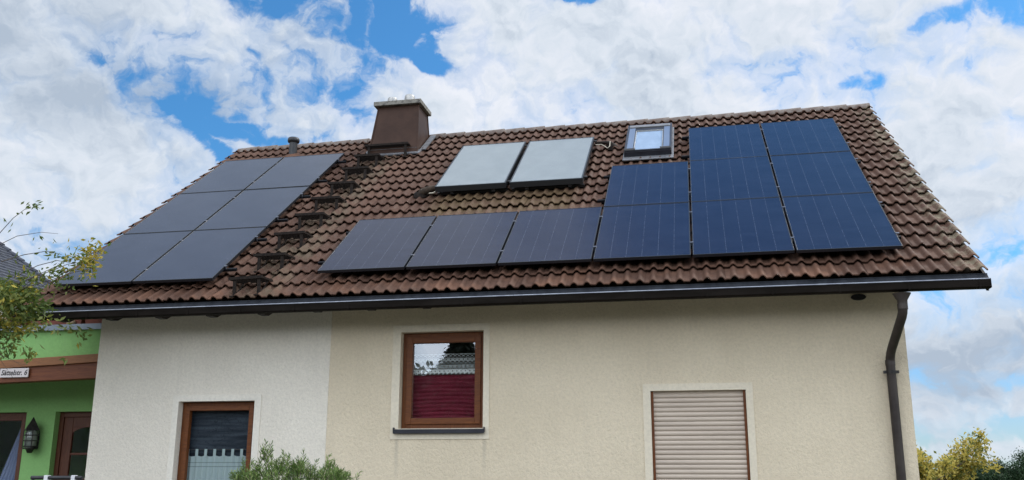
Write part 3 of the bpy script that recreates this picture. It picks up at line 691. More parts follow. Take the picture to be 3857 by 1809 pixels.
# mounting rails under the arrays
def rail(u0, u1, v):
    q = MB(); q.box(0, u1-u0, 0, 0.04, 0, 0.035); 
    for k in range(int((u1-u0)/0.9)+1): q.box(0.05+k*0.9, 0.09+k*0.9, 0.045, 0.085, -0.05, 0.02)
    o = q.build('mounting_rail', M['pv_side']); o.matrix_local = RM @ Matrix.Translation((u0, v, HP-0.037)); return o
rl = [(AU-0.13, AU+6*AP+0.03, AV+0.34, 'lowest dark rail under the long bottom row of blue panels'), (AU-0.09, AU+6*AP+0.04, AV+1.33, 'dark rail under the upper part of the long bottom row'),
 (AU+3*AP-0.12, AU+6*AP+0.03, AV+AR+0.34, 'dark rail under the lower part of the three-panel middle row'), (AU+3*AP-0.10, AU+6*AP+0.05, AV+AR+1.33, 'dark rail under the upper part of the three-panel middle row'),
 (AU+4*AP-0.12, AU+6*AP+0.02, AV+2*AR+0.34, 'dark rail under the lower part of the two top blue panels'), (AU+4*AP-0.11, AU+6*AP+0.05, AV+2*AR+1.33, 'dark rail under the upper part of the two top blue panels'),
 (LU+0.03, LU+2*AP+0.13, LV+0.34, 'lowest dark rail end jutting right from the grey panels'), (LU+0.03, LU+2*AP+0.12, LV+1.33, 'second rail end from the bottom beside the grey panels'),
 (LU+0.03, LU+2*AP+0.14, LV+AR+0.34, 'third rail end from the bottom beside the grey panels'), (LU+0.03, LU+2*AP+0.12, LV+AR+1.33, 'fourth rail end from the bottom beside the grey panels'),
 (LU+0.03, LU+2*AP+0.13, LV+2*AR+0.34, 'fifth rail end from the bottom beside the grey panels'), (LU+0.03, LU+2*AP+0.12, LV+2*AR+1.33, 'topmost rail end beside the grey panels, nearest the ridge')]
for u0, u1, v, l in rl: tag(rail(u0, u1, v), label=l, cat='rail', group='mounting rails under the solar panels')

# ------------------------------------------------------------------ thermal collectors
def make_coll():
    root = empty('solar_collector'); w, h, t_ = 1.085, 2.055, 0.09
    q = fb(MB(), 0, w, 0, h, 0.022, 0.022, 0.022, 0.0, t_); q.box(0.022, w-0.022, 0.022, h-0.022, 0, 0.02); q.build('casing', M['coll_case'], root, 0.004)
    q = MB(); q.box(0.022, w-0.022, 0.022, h-0.022, 0.05, t_-0.004); q.build('glass', M['collector'], root)
    q = MB()
    for x in (0.22, 0.86): q.box(x, x+0.05, 0.02, h-0.02, -0.045, -0.001)
    q.box(-0.0, w, 0.10, 0.14, -0.085, -0.046); q.box(0, w, h-0.25, h-0.21, -0.085, -0.046); q.build('support_rail', M['black'], root)
    for yy in (0.16, h-0.12):
        q = MB(); q.tube([(w, yy, 0.05), (w+0.05, yy, 0.05)], 0.016, 10); q.build('connector', M['black'], root)
    return root
M['coll_case'] = mat('coll_case', (0.055, 0.062, 0.07), 0.35, 0.7)
c1 = make_coll(); c1.matrix_local = RM @ Matrix.Translation((2.69, 3.255, 0.115))
tag(c1, label='pale thermal collector panel on the left, nearer the chimney', cat='solar collector', group='pale solar thermal collectors')
c2 = copy_tree(c1); c2.matrix_local = RM @ Matrix.Translation((3.835, 3.255, 0.115)); c2['label'] = 'pale thermal collector panel on the right, nearer the skylight'
# pipe stubs with insulation
pp = empty('insulated_pipe', (0, 0, 0), label='dark insulated pipe stub at the lower left corner of the collectors', cat='pipe', group='insulated pipes beside the collectors'); pp.matrix_local = RM @ Matrix.Translation((2.62, 3.30, 0.05))
q = MB(); q.tube([(0.16, 0.12, 0.09), (0.06, 0.10, 0.09), (-0.06, 0.06, 0.08), (-0.16, 0.05, 0.05), (-0.22, 0.09, 0.0)], [0.03, 0.042, 0.05, 0.056, 0.045], 12); q.build('insulation', M['soil'], pp)
q = MB(); q.lathe([(0.12, 0.0), (0.10, 0.05), (0.055, 0.08)], (-0.2, 0.08, -0.02), 14); q.build('roof_boot', M['rail'], pp)
q = MB(); q.tube([(0.08, 0.03, 0.06), (0.03, -0.02, 0.05), (-0.04, 0.0, 0.04)], 0.012, 8); q.build('cable', M['cable'], pp)
pp2 = empty('insulated_pipe', (0, 0, 0), label='dark pipe stub with pale cable right of the collectors near the skylight', cat='pipe', group='insulated pipes beside the collectors'); pp2.matrix_local = RM @ Matrix.Translation((5.0, 5.10, 0.06))
q = MB(); q.tube([(-0.06, 0.05, 0.09), (0.04, 0.07, 0.08), (0.12, 0.07, 0.07), (0.17, 0.08, 0.05), (0.22, 0.10, 0.0)], [0.018, 0.02, 0.03, 0.045, 0.05], 12); q.build('insulation', M['rail'], pp2)
q = MB(); q.lathe([(0.11, 0.0), (0.09, 0.05), (0.05, 0.08)], (0.2, 0.08, -0.03), 14); q.build('roof_boot', M['rail'], pp2)
q = MB(); q.tube([(-0.05, 0.0, 0.07), (0.05, -0.01, 0.07), (0.11, -0.06, 0.05), (0.16, -0.16, 0.045), (0.19, -0.09, 0.06), (0.19, 0.03, 0.10)], 0.0075, 8); q.build('cable', M['cable'], pp2)

# ------------------------------------------------------------------ roof steps
def make_step(w, depth=0.29, hgt=0.262):
    """local frame: x along the eave, y towards the ridge, z up (level); origin on the tiles under the front edge"""
    root = empty('roof_step'); zt = hgt
    q = MB()
    q.box(0, w, 0, 0.016, zt-0.028, zt+0.008)                        # front edge bar
    q.box(0, w, depth-0.014, depth, zt-0.026, zt)
    for x in (0, w-0.012): q.box(x, x+0.012, 0.016, depth-0.014, zt-0.026, zt)
    q.build('tread_frame', M['rail'], root)
    q = MB(); n = int(w/0.042)
    for i in range(1, n): q.box(i*w/n-0.0045, i*w/n+0.0045, 0.016, depth-0.014, zt-0.024, zt-0.002)
    m_ = 6
    for j in range(1, m_): 
        y = 0.016+(depth-0.03)*j/m_
        for i in range(n):
            xa = i*w/n+0.004; xb = (i+1)*w/n-0.004; q.box(xa+0.0025, xb-0.0025, y-0.0055, y+0.0055, zt-0.022, zt-0.004)
    q.build('grating', M['rail'], root)
    for x in (0.075, w-0.055):
        q = MB(); q.box(x-0.021, x+0.021, 0.018, 0.036, 0.028, zt-0.028); q.build('leg', M['rail'], root)
        q = MB(); pts = [(x, 0.03, 0.04), (x, 0.07, 0.085), (x, 0.11, 0.10), (x, 0.17, 0.14), (x, 0.25, zt-0.03)]
        q.tube(pts, 0.010, 6)
        q.box(x-0.03, x+0.03, -0.05, 0.055, 0.014, 0.028); q.build('strut', M['rail'], root)
    return root
sv = [0.022, 0.745, 1.470, 2.185, 2.865, 3.560, 4.270, 4.955]
st = make_step(0.455); slab = ['lowest metal roof step, just above the gutter', 'second metal roof step up from the gutter', 'third metal roof step up from the gutter', 'fourth metal roof step up from the gutter',
  'fifth metal roof step, halfway between gutter and chimney', 'third metal roof step below the chimney platform', 'second metal roof step below the chimney platform', 'metal roof step directly below the chimney platform']
for i, v in enumerate(sv):
    o = st if i == 0 else copy_tree(st)
    P = RM @ Vector((0.815+random.gauss(0, 0.006), v, 0.02)); o.location = P; o.rotation_euler = (random.gauss(0, 0.015), random.gauss(0, 0.012), random.gauss(0, 0.01))
    tag(o, label=slab[i], cat='roof step', group='metal roof steps leading up to the chimney')
pf = make_step(0.80, 0.25, 0.30); pf.name = 'chimney_platform'; P = RM @ Vector((0.85, 5.40, 0.02)); pf.location = P
tag(pf, label='wide metal grating platform in front of the brown chimney', cat='platform')

# ------------------------------------------------------------------ curtains and blinds (hang inside the windows)
def cloth_strip(x0, x1, ztop, zbot_fn, y, nx, amp, waves, nz=6):
    mb = MB(); vs = []
    for i in range(nx+1):
        x = x0+(x1-x0)*i/nx
        for j in range(nz+1):
            z = ztop+(zbot_fn(x)-ztop)*j/nz; vs.append((x, y+amp*math.sin(2*math.pi*waves*i/nx)*(0.4+0.6*j/nz), z))
    mb.add(vs, [(i*(nz+1)+j, (i+1)*(nz+1)+j, (i+1)*(nz+1)+j+1, i*(nz+1)+j+1) for i in range(nx) for j in range(nz)], True); return mb
lz0 = -0.868
zig = lambda x: 0.0 + 0.022*abs(((x/0.055) % 1.0)*2-1)
o = cloth_strip(-0.42, 0.42, 0.255, zig, 0, 180, 0.006, 5).build('lace_valance', M['lace']); o.location = (3.39, 0.765, lz0)
tag(o, label='white lace valance with zigzag hem inside the upper window', cat='curtain')
q = MB(); n = 24; zt, zbm = 0.56, 0.0
vs = []
NX = 30
for j in range(n+1):
    for i in range(NX+1):
        x = -0.43+0.86*i/NX; xx = (x/0.43)
        sag = 0.035*(xx**2)*(1-j/n*0.3)*(1 if j < n else 1)
        vs.append((x, 0.014*(j % 2)+0.003*math.sin(j*1.7+xx*3), zbm+(zt-zbm)*(1-j/n)-sag*(j/n)))
q.add(vs, [(j*(NX+1)+i, j*(NX+1)+i+1, (j+1)*(NX+1)+i+1, (j+1)*(NX+1)+i) for j in range(n) for i in range(NX)], False)
o = q.build('pleated_blind', M['red_blind']); o.location = (3.39, 0.80, -1.43)
tag(o, label='dark red pleated blind covering the lower part of upper window', cat='blind')
q = MB(); q.add([(-0.47, 0, 0), (0.47, 0, 0), (0.47, 0, 1.3), (-0.47, 0, 1.3)], [(0,1,2,3)]); o = q.build('patterned_blind', M['dark_blind']); o.location = (0.45, 0.80, -2.5)
tag(o, label='dark blue-grey patterned blind behind the lower left window', cat='blind')
q = MB(); 
q2 = cloth_strip(-0.44, 0.44, -0.008, lambda x: -0.62, 0, 120, 0.022, 11)
# scalloped top edge between the tabs
q2.v = [(x, y, z if z < -0.02 else -0.012-0.018*abs(math.sin(math.pi*(x+0.44)/0.127))) for x, y, z in q2.v]
cur = q2.build('cafe_curtain', M['sheer']); cur.location = (0.45, 0.765, -1.815)
tag(cur, label='pale cafe curtain with tab tops in the lower left window', cat='curtain')
q = MB()
for i in range(8):
    x = -0.435+i*0.1235; q.box(x-0.019, x+0.019, -0.006, -0.004, -0.035, 0.062)
q.build('curtain_tabs', M['sheer'], cur)
q = MB(); q.tube([(-0.45, 0.002, 0.055), (0.45, 0.002, 0.055)], 0.006, 8); q.build('curtain_rod', M['black'], cur)

# ------------------------------------------------------------------ green annex
an = empty('annex', (-3.5, 1.9, GZ), label='green rendered annex with timber beam, left of the cream house', cat='building')
AO = Vector((-3.5, 1.9, GZ))
def ax(o): 
    o.matrix_parent_inverse = Matrix.Translation(-AO); return o
AY = 1.9
DO = (-2.83, -1.75, GZ, -1.178); WO = (-4.75, -3.31, -2.75, -1.18)
ax(wall_with_holes(-8.0, WL-0.02, GZ, -0.421, AY, AY+0.3, [DO, WO]).build('wall', M['green'], an))
q = MB(); q.box(-8.0, WL-0.02, 1.12, 1.32, -0.56, -0.10); q.box(-8.0, WL-0.02, 1.32, 5.0, -0.42, -0.16); q.box(-8.0, -7.7, AY+0.3, 5.0, GZ, -0.42); q.box(-7.7, WL-0.02, 4.7, 5.0, GZ, -0.42)
ax(q.build('parapet', M['green'], an))
q = MB(); q.prism([(1.06, -0.115), (1.06, -0.035), (1.10, -0.03), (1.36, -0.03), (1.36, -0.10), (1.32, -0.10), (1.32, -0.098), (1.08, -0.098), (1.08, -0.115)], -8.0, WL-0.025)
tr_ = ax(q.build('parapet_trim', M['trim'], an, 0.003))
# beam: upper lighter fascia over a deeper dark beam; it falls slightly to the left
def sl(x): return 0.040*(x+1.4)
q = MB(); a = [(0.90, -0.585), (0.90, -0.475), (1.10, -0.475), (1.10, -0.585)]
q.add([(x, y, z+sl(x)) for x in (-8.0, WL-0.03) for y, z in a], [(0,1,2,3), (7,6,5,4)]+[(i, i+4, (i+1) % 4+4, (i+1) % 4) for i in range(4)])
ax(q.build('fascia_board', M['beam2'], an, 0.003))
q = MB(); a = [(0.94, -0.80), (0.94, -0.587), (1.10, -0.587), (1.10, -0.80)]
q.add([(x, y, z+sl(x)*0.7) for x in (-8.0, WL-0.03) for y, z in a], [(0,1,2,3), (7,6,5,4)]+[(i, i+4, (i+1) % 4+4, (i+1) % 4) for i in range(4)])
q.box(-8.0, WL-0.03, 1.10, AY-0.002, -0.66, -0.57)
ax(q.build('beam', M['beam'], an, 0.004))
# door
dr = empty('door'); dr.parent = an; db = Vector((-2.29, AY, GZ)); dr.matrix_local = Matrix.Translation(db-AO)
dw0, dw1, dh = DO[0]-db.x, DO[1]-db.x, DO[3]-GZ
q = frame_box(MB(), dw0+0.002, dw1-0.002, 0.0, dh-0.002, 0.07, 0.10, 0.18); q.build('frame', M['door'], dr, 0.004)
q = frame_box(MB(), dw0+0.072, dw1-0.072, 0.02, dh-0.072, 0.15, 0.12, 0.165)
for z in (dh-0.62, dh-0.98, dh-1.35): q.box(dw0+0.222, dw1-0.222, 0.12, 0.165, z, z+0.035)
q.box(dw0+0.222, dw1-0.222, 0.125, 0.160, 0.17, 1.0); q.build('leaf', M['door'], dr, 0.008)
q = MB(); q.box(dw0+0.222, dw1-0.222, 0.140, 0.146, 1.0, dh-0.222); q.build('pane', M['glass_low'], dr)
# arched heads over the door panes
q = MB(); xa, xb = dw0+0.222, dw1-0.222; n = 12
pts = [(xa+(xb-xa)*i/n, dh-0.222-0.0-0.08*(abs(i/n*2-1))**3) for i in range(n+1)]
vs = [(x, 0.128, z) for x, z in pts]+[(x, 0.128, dh-0.22) for x, z in pts]; q.add(vs, [(i, i+1, n+2+i, n+1+i) for i in range(n)]); q.build('arched_head', M['door'], dr)
# window of the annex
aw = empty('window'); aw.parent = an; wb = Vector(((WO[0]+WO[1])/2, AY, WO[2])); aw.matrix_local = Matrix.Translation(wb-AO)
hw, hh = (WO[1]-WO[0])/2, WO[3]-WO[2]
q = frame_box(MB(), -hw+0.002, hw-0.002, 0.002, hh-0.002, 0.06, 0.08, 0.15); q.box(-0.03, 0.03, 0.07, 0.15, 0.06, hh-0.06); q.build('frame', M['door'], aw, 0.003)
q = frame_box(MB(), 0.03, hw-0.05, 0.05, hh-0.05, 0.07, 0.06, 0.12); q = frame_box(q, -hw+0.05, -0.03, 0.05, hh-0.05, 0.07, 0.06, 0.12); q.build('sash', M['door'], aw, 0.004)
q = MB(); q.box(-hw+0.1, hw-0.1, 0.10, 0.106, 0.1, hh-0.1); q.build('pane', M['glass_low'], aw)
q = MB(); nx = 30; vs = []
for i in range(nx+1):
    for j in range(9):
        t_ = j/8; x = (0.62-0.05*t_) - (0.10+0.42*t_)*(1-i/nx); vs.append((x, 0.02*math.sin(i*1.3), -t_*1.35))
q.add(vs, [(i*9+j, (i+1)*9+j, (i+1)*9+j+1, i*9+j+1) for i in range(nx) for j in range(8)], True)
M['blue_curtain'] = mat('blue_curtain', (0.20, 0.25, 0.37), 0.9)
o = q.build('gathered_curtain', M['blue_curtain']); o.location = (wb.x+0.0, AY+0.22, -1.26); tag(o, label='pale blue gathered curtain behind the green annex window', cat='curtain')

# wall lantern
ln = empty('wall_lantern', (-3.10, AY-0.11, -1.62), label='black caged wall lantern with pointed roof on green wall', cat='lantern')
q = MB(); q.lathe([(0.125, 0.17), (0.118, 0.185), (0.0, 0.365)], (0, 0, 0), 4); q.sm = [False]*len(q.f); q.build('roof', M['iron'], ln)
q = MB()
for k in range(8):
    a = 2*math.pi*k/8; q.tube([(0.10*math.cos(a), 0.10*math.sin(a), 0.17), (0.105*math.cos(a), 0.105*math.sin(a), 0.05), (0.10*math.cos(a), 0.10*math.sin(a), -0.08)], 0.006, 6)
for z in (0.10, 0.02, -0.06): q.tube([(0.106*math.cos(a), 0.106*math.sin(a), z) for a in np.linspace(0, 2*math.pi, 17)], 0.006, 6, False)
q.lathe([(0.0, -0.10), (0.105, -0.095), (0.105, -0.08), (0.0, -0.078)], (0, 0, 0), 16); q.build('cage', M['iron'], ln)
q = MB(); q.lathe([(0.05, -0.078), (0.085, -0.04), (0.085, 0.12), (0.06, 0.17)], (0, 0, 0), 18); q.build('glass_cylinder', mat('lantern_glass', (0.20, 0.23, 0.20), 0.15, 0, 0.8), ln)
q = MB(); q.lathe([(0.0, -0.155), (0.035, -0.15), (0.045, -0.12), (0.06, -0.10)], (0, 0, 0), 14); q.box(-0.02, 0.02, 0.05, 0.11, -0.04, 0.04); q.box(-0.05, 0.05, 0.10, 0.109, -0.08, 0.12); q.build('base', M['iron'], ln)
# address plate on the beam
sg = empty('address_sign', (-2.80, 0.905, -0.715), label='small white handwritten street name plate on timber beam', cat='sign')
q = MB(); q.box(-0.225, 0.225, 0.0, 0.015, -0.062, 0.062); pl_ = q.build('plate', M['plate'], sg, 0.004)
cu = bpy.data.curves.new('lettering', 'FONT'); cu.body = 'S\u00e4ttelstr. 6'; cu.size = 0.092; cu.align_x = 'CENTER'; cu.align_y = 'CENTER'; cu.extrude = 0.0008; cu.shear = 0.25; cu.offset = 0.0012
to = bpy.data.objects.new('lettering_tmp', cu); COL.objects.link(to)
me = bpy.data.meshes.new_from_object(to); bpy.data.objects.remove(to)
me.materials.clear(); me.materials.append(M['ink']); lt = bpy.data.objects.new('lettering', me); COL.objects.link(lt); lt.parent = pl_; lt.location = (0, -0.002, 0); lt.rotation_euler = (R(90), 0, 0)
xs_ = [v.co.x for v in me.vertices]; k_ = 0.41/(max(xs_)-min(xs_)); lt.scale = (k_, min(k_*1.1, 1.1), 1)
# planters on the annex roof
def planter(x, w, label, m='terracotta', z=-0.03, y=1.24, h=0.13, d_=0.16, grp='planters on the annex parapet'):
    root = empty('planter', (x, y, z), label=label, cat='planter', group=grp)
    q = MB(); t_ = 0.012
    vs = [(-w/2+t_, -d_/2+t_, 0), (w/2-t_, -d_/2+t_, 0), (w/2-t_, d_/2-t_, 0), (-w/2+t_, d_/2-t_, 0), (-w/2, -d_/2, h), (w/2, -d_/2, h), (w/2, d_/2, h), (-w/2, d_/2, h)]
    q.add(vs, [(3,2,1,0)]+[(i, (i+1) % 4, (i+1) % 4+4, i+4) for i in range(4)])
    fb(q, -w/2-0.012, w/2+0.012, -d_/2-0.012, d_/2+0.012, 0.03, 0.03, 0.03, h-0.02, h+0.004)
    q.build('pot', M[m], root, 0.004); q = MB(); q.box(-w/2+0.02, w/2-0.02, -d_/2+0.02, d_/2-0.02, h-0.03, h-0.012); q.build('soil', M['soil'], root)
planter(-2.46, 0.86, 'long terracotta planter on the parapet, left of the pale stone')
planter(-1.685, 0.60, 'long terracotta planter on the parapet, next to the cream house wall')
planter(-3.26, 0.66, 'terracotta planter on the parapet, behind the hanging leaves', y=1.26)
o = MB(); o.lathe([(0.02, 0.0), (0.085, 0.02), (0.10, 0.09), (0.075, 0.17), (0.09, 0.20), (0.08, 0.205), (0.06, 0.17)], (0, 0, 0), 18); j = o.build('ceramic_pot', M['paleceramic']); j.location = (-3.12, 1.12, -0.028)
tag(j, label='rounded cream ceramic pot on the parapet behind leaves', cat='pot')
o = MB(); o.lathe([(0.0, 0.0), (0.05, 0.0), (0.06, 0.03), (0.045, 0.065), (0.0, 0.08)], (0, 0, 0), 9); j = o.build('stone', M['paleceramic']); j.location = (-2.18, 1.15, -0.03); j.scale = (1.2, 0.8, 0.9); tag(j, label='pale rounded stone lying on the grey parapet trim', cat='stone')

# rail with white clips, bottom left
gr = empty('garden_frame', (-0.5, -1.0, GZ), label='black metal rail with two white brackets before the green door', cat='frame')
q = MB(); q.tube([(-0.33, 0, 1.665), (0.30, 0, 1.665)], 0.022, 12); q.build('rail', M['black'], gr)
for x in (-0.135, 0.20): q = MB(); q.box(x-0.022, x+0.022, -0.032, 0.03, 1.56, 1.692); q.build('bracket', M['white'], gr, 0.004)
for x in (-0.31, 0.28): q = MB(); q.tube([(x, 0, 0), (x, 0, 1.65)], 0.016, 10); q.build('post', M['black'], gr)

# ------------------------------------------------------------------ neighbour's house
nb = empty('neighbour_house', (-14, 14, GZ), label='neighbouring house with dark slate roof at far left', cat='house'); NO = Vector((-14, 14, GZ))
EX, EZ, RX, NY0, NY1 = -13.75, 3.55, -19.4, 3.0, 16.0; sl_ = math.tan(R(34.2)); RZ = EZ+(EX-RX)*sl_
q = MB(); ncr = 27
for k in range(ncr):
    xa = EX-(EX-RX)*k/ncr; xb = EX-(EX-RX)*(k+1)/ncr-0.03; za = EZ+(EX-xa)*sl_; zb = EZ+(EX-xb)*sl_
    nc = 44
    for c in range(nc):
        off = 0.15*(k % 2); ya = max(NY0, NY0+(NY1-NY0)*c/nc-off); yb = NY0+(NY1-NY0)*(c+1)/nc-off-0.004
        if c == nc-1: yb = NY1
        jj = random.gauss(0, 0.006)
        q.add([(xa, ya, za+0.05+jj), (xa, yb, za+0.05+jj), (xb, yb, zb+jj), (xb, ya, zb+jj), (xa-0.004, ya, za), (xa-0.004, yb, za)], [(0,1,2,3), (4,5,1,0)])
q.add([(EX, NY0, EZ-0.1), (EX, NY1, EZ-0.1), (RX, NY1, RZ-0.1), (RX, NY0, RZ-0.1), (2*RX-EX, NY0, EZ-0.1), (2*RX-EX, NY1, EZ-0.1), (EX, NY0, EZ), (EX, NY1, EZ), (RX, NY1, RZ), (RX, NY0, RZ), (2*RX-EX, NY0, EZ), (2*RX-EX, NY1, EZ)],
 [(0,1,2,3), (3,2,5,4), (6,9,8,7), (9,10,11,8), (0,6,7,1), (1,7,8,2), (2,8,11,5), (0,3,9,6), (3,4,10,9)])
o = q.build('roof', M['slate'], nb); o.matrix_parent_inverse = Matrix.Translation(-NO)
q = MB()
for k in range(20):
    xa = EX-(EX-RX)*k/20; xb = EX-(EX-RX)*(k+1)/20-0.05; q.tube([(xa, NY1, EZ+(EX-xa)*sl_+0.07), (xb, NY1, EZ+(EX-xb)*sl_+0.03)], [0.075, 0.06], 8)
o = q.build('verge_tiles', M['slate'], nb); o.matrix_parent_inverse = Matrix.Translation(-NO)
q = MB(); X0_, X1_ = 2*RX-EX+0.5, EX-0.5; zt = EZ-0.1+0.4*sl_
a = [(X0_, GZ), (X1_, GZ), (X1_, zt), (RX, RZ-0.2), (X0_, zt)]
q.add([(x, NY0+0.4, z) for x, z in a]+[(x, NY1-0.4, z) for x, z in a], [(0,1,2,3,4), (9,8,7,6,5)]+[(i, i+5, (i+1) % 5+5, (i+1) % 5) for i in range(5)])
o = q.build('wall', M['cream'], nb); o.matrix_parent_inverse = Matrix.Translation(-NO)

# ------------------------------------------------------------------ plants
def leaves_mesh(pts, dirs, L, wd, rnd, bend=0.25):
    """one folded leaf (two quads) per point"""
    n = len(pts); pts = np.asarray(pts, float); dirs = np.asarray(dirs, float); dirs /= np.linalg.norm(dirs, axis=1, keepdims=True)+1e-9
    L = np.broadcast_to(L, n)[:, None]; wd = np.broadcast_to(wd, n)[:, None]
    up = rng.normal(size=(n, 3)); side = np.cross(dirs, up); side /= np.linalg.norm(side, axis=1, keepdims=True)+1e-9; nr = np.cross(side, dirs)
    a = pts; m = pts+dirs*L*0.5+nr*L*0.06; e = pts+dirs*L-nr*L*bend*0.5
    l = pts+dirs*L*0.45+side*wd/2-nr*wd*0.15; r = pts+dirs*L*0.45-side*wd/2-nr*wd*0.15
    V = np.stack([a, l, e, r, m], 1).reshape(-1, 3)
    b = np.arange(n)[:, None]*5
    F = np.concatenate([b+np.array([[0, 4, 1]]), b+np.array([[1, 4, 2]]), b+np.array([[0, 3, 4]]), b+np.array([[3, 2, 4]])], 1).reshape(-1, 3)
    me = bpy.data.meshes.new('leaves'); me.vertices.add(len(V)); me.vertices.foreach_set('co', V.ravel())
    me.loops.add(len(F)*3); me.loops.foreach_set('vertex_index', F.ravel().astype('i'))
    me.polygons.add(len(F)); me.polygons.foreach_set('loop_start', np.arange(0, len(F)*3, 3, dtype='i')); me.polygons.foreach_set('loop_total', np.full(len(F), 3, 'i'))
    me.update(calc_edges=True)
    at = me.attributes.new('leaf_rand', 'FLOAT', 'POINT'); at.data.foreach_set('value', np.repeat(np.asarray(rnd, 'f'), 5)); return me
def link_fast(name, me, m, parent, loc=(0,0,0)):
    me.materials.append(m); o = bpy.data.objects.new(name, me); COL.objects.link(o); o.parent = parent; o.location = loc; return o
def branch(mb, p, d_, length, r, depth, tips, gravity=0.0, spread=0.6, kids=3, segs=5, rmin=0.003):
    pts = [Vector(p)]; d_ = Vector(d_).normalized(); rs = [r]
    for i in range(segs):
        d_ = (d_+Vector((random.gauss(0, 0.13), random.gauss(0, 0.13), random.gauss(0, 0.10)+gravity))).normalized()
        pts.append(pts[-1]+d_*length/segs); rs.append(max(rmin, r*(1-0.6*(i+1)/segs)))
        if depth <= 1: tips.append((pts[-1].copy(), d_.copy()))
    mb.tube(pts, rs, 6 if r > 0.02 else 4, False)
    if depth > 0:
        for k in range(kids):
            t_ = random.uniform(0.35, 1.0); i = min(segs, max(1, int(t_*segs)))
            nd = (d_+Vector((random.gauss(0, spread), random.gauss(0, spread), random.gauss(0, spread*0.7)))).normalized()
            branch(mb, pts[i], nd, length*random.uniform(0.55, 0.8), rs[i]*0.7, depth-1, tips, gravity, spread, kids, segs, rmin)
    else:
        tips.append((pts[-1].copy(), d_.copy()))
def foliage_from_tips(tips, per, rad, L, wd, m, parent, name='foliage', droop=0.0, loc=(0,0,0), rfn=None):
    P = []; D_ = []
    for p, d_ in tips:
        for k in range(per):
            q = np.array(p)+rng.normal(0, rad, 3); P.append(q); D_.append(np.array(d_)*0.5+rng.normal(0, 0.7, 3)+np.array([0, 0, -droop]))
    P = np.array(P); rnd = rng.random(len(P)) if rfn is None else rfn(P)
    me = leaves_mesh(P, np.array(D_), L*rng.uniform(0.7, 1.25, len(P)), wd*rng.uniform(0.8, 1.2, len(P)), rnd); return link_fast(name, me, m, parent, loc)

# climbing shrub at the left, in front of eave and annex
random.seed(21)
cl = empty('climbing_shrub', (-2.3, -1.0, GZ), label='leafy shrub with green and yellowing leaves reaching over left eave', cat='shrub')
mb = MB(); tips = []
mb.tube([(0, 0, 0), (-0.05, 0.05, 1.2), (0.05, 0, 2.2), (-0.05, 0, 3.0), (0.0, 0.0, 3.6)], [0.05, 0.045, 0.04, 0.035, 0.03], 8)
for (p, d_, ln_, k, gv) in [((0, 0, 3.4), (1, 0, 0.12), 1.0, 2, 0.0), ((0, 0, 3.55), (1, 0.1, 0.3), 1.1, 2, 0.0), ((0, 0, 3.5), (0.7, -0.2, 0.35), 0.9, 2, -0.02), ((-0.1, 0, 3.2), (1, 0, 0.0), 0.95, 2, -0.02),
        ((0, 0, 3.6), (-0.4, 0.1, 0.5), 0.8, 2, 0), ((-0.1, 0, 3.5), (-0.8, 0, 0.2), 0.9, 2, 0), ((0, 0, 3.3), (0.8, -0.1, -0.1), 0.8, 2, -0.03), ((0, 0.0, 3.7), (0.9, 0, 0.15), 0.7, 2, 0)]:
    branch(mb, p, d_, ln_, 0.014, 2, tips, gv, 0.33, k, 6, 0.002)
mb.build('branches', M['bark'], cl)
foliage_from_tips([t for t in tips if -0.4 < t[0].x < 1.35 and 3.28 < t[0].z < 3.98], 7, 0.07, 0.085, 0.034, M['leaf_climb'], cl, droop=0.2)
# bare twigs with a few leaves against the sky
mb = MB(); tp = []
tw = [[(0.3, 0, 4.15), (0.55, 0, 4.32), (0.85, 0.02, 4.46), (1.15, 0.05, 4.50), (1.38, 0.05, 4.47)], [(0.4, 0, 4.3), (0.62, 0, 4.50), (0.78, 0, 4.68), (0.92, 0, 4.78), (1.05, 0, 4.80)],
      [(0.7, 0, 4.15), (1.0, 0, 4.22), (1.3, 0, 4.25), (1.5, 0, 4.20)], [(0.9, 0, 3.95), (1.2, 0, 4.08), (1.45, 0, 4.13), (1.62, 0, 4.10)],
      [(0.7, 0, 3.75), (1.1, 0, 3.92), (1.45, 0, 4.06), (1.75, 0, 4.20), (1.9, 0, 4.26)], [(0.9, 0, 3.85), (1.3, 0, 3.98), (1.6, 0, 4.08), (1.85, 0, 4.10)], [(1.0, 0, 3.8), (1.4, 0, 3.9), (1.7, 0, 3.98), (1.95, 0, 4.02)]]
for w_ in tw: mb.tube(w_, [0.006, 0.005, 0.004, 0.003, 0.002][:len(w_)], 5, False)
mb.build('twigs', M['bark'], cl)
TP = []; TD = []
def clump(c, n, s, d0=(0.6, 0, 0.1)):
    for _ in range(n): TP.append(np.array(c)+rng.normal(0, 1, 3)*np.array(s)); TD.append(np.array(d0)+rng.normal(0, 0.6, 3))
clump((1.02, 0, 4.80), 22, (0.08, 0.04, 0.035)); clump((0.8, 0, 4.6), 5, (0.1, 0.03, 0.08), (0, 0, -1)); clump((1.2, 0, 4.46), 4, (0.15, 0.03, 0.04), (0, 0, -1)); clump((1.35, 0, 4.22), 8, (0.13, 0.04, 0.04)); clump((1.55, 0, 4.1), 12, (0.12, 0.05, 0.07))
clump((1.62, 0, 4.06), 60, (0.13, 0.05, 0.10)); clump((1.45, 0, 3.90), 70, (0.14, 0.05, 0.06)); clump((0.95, 0, 4.25), 4, (0.2, 0.05, 0.05), (0, 0, -1))
link_fast('sparse_leaves', leaves_mesh(np.array(TP), np.array(TD), 0.07*rng.uniform(0.7, 1.2, len(TP)), 0.028, rng.random(len(TP))*0.7), M['leaf_climb'], cl)
TP = []; TD = []
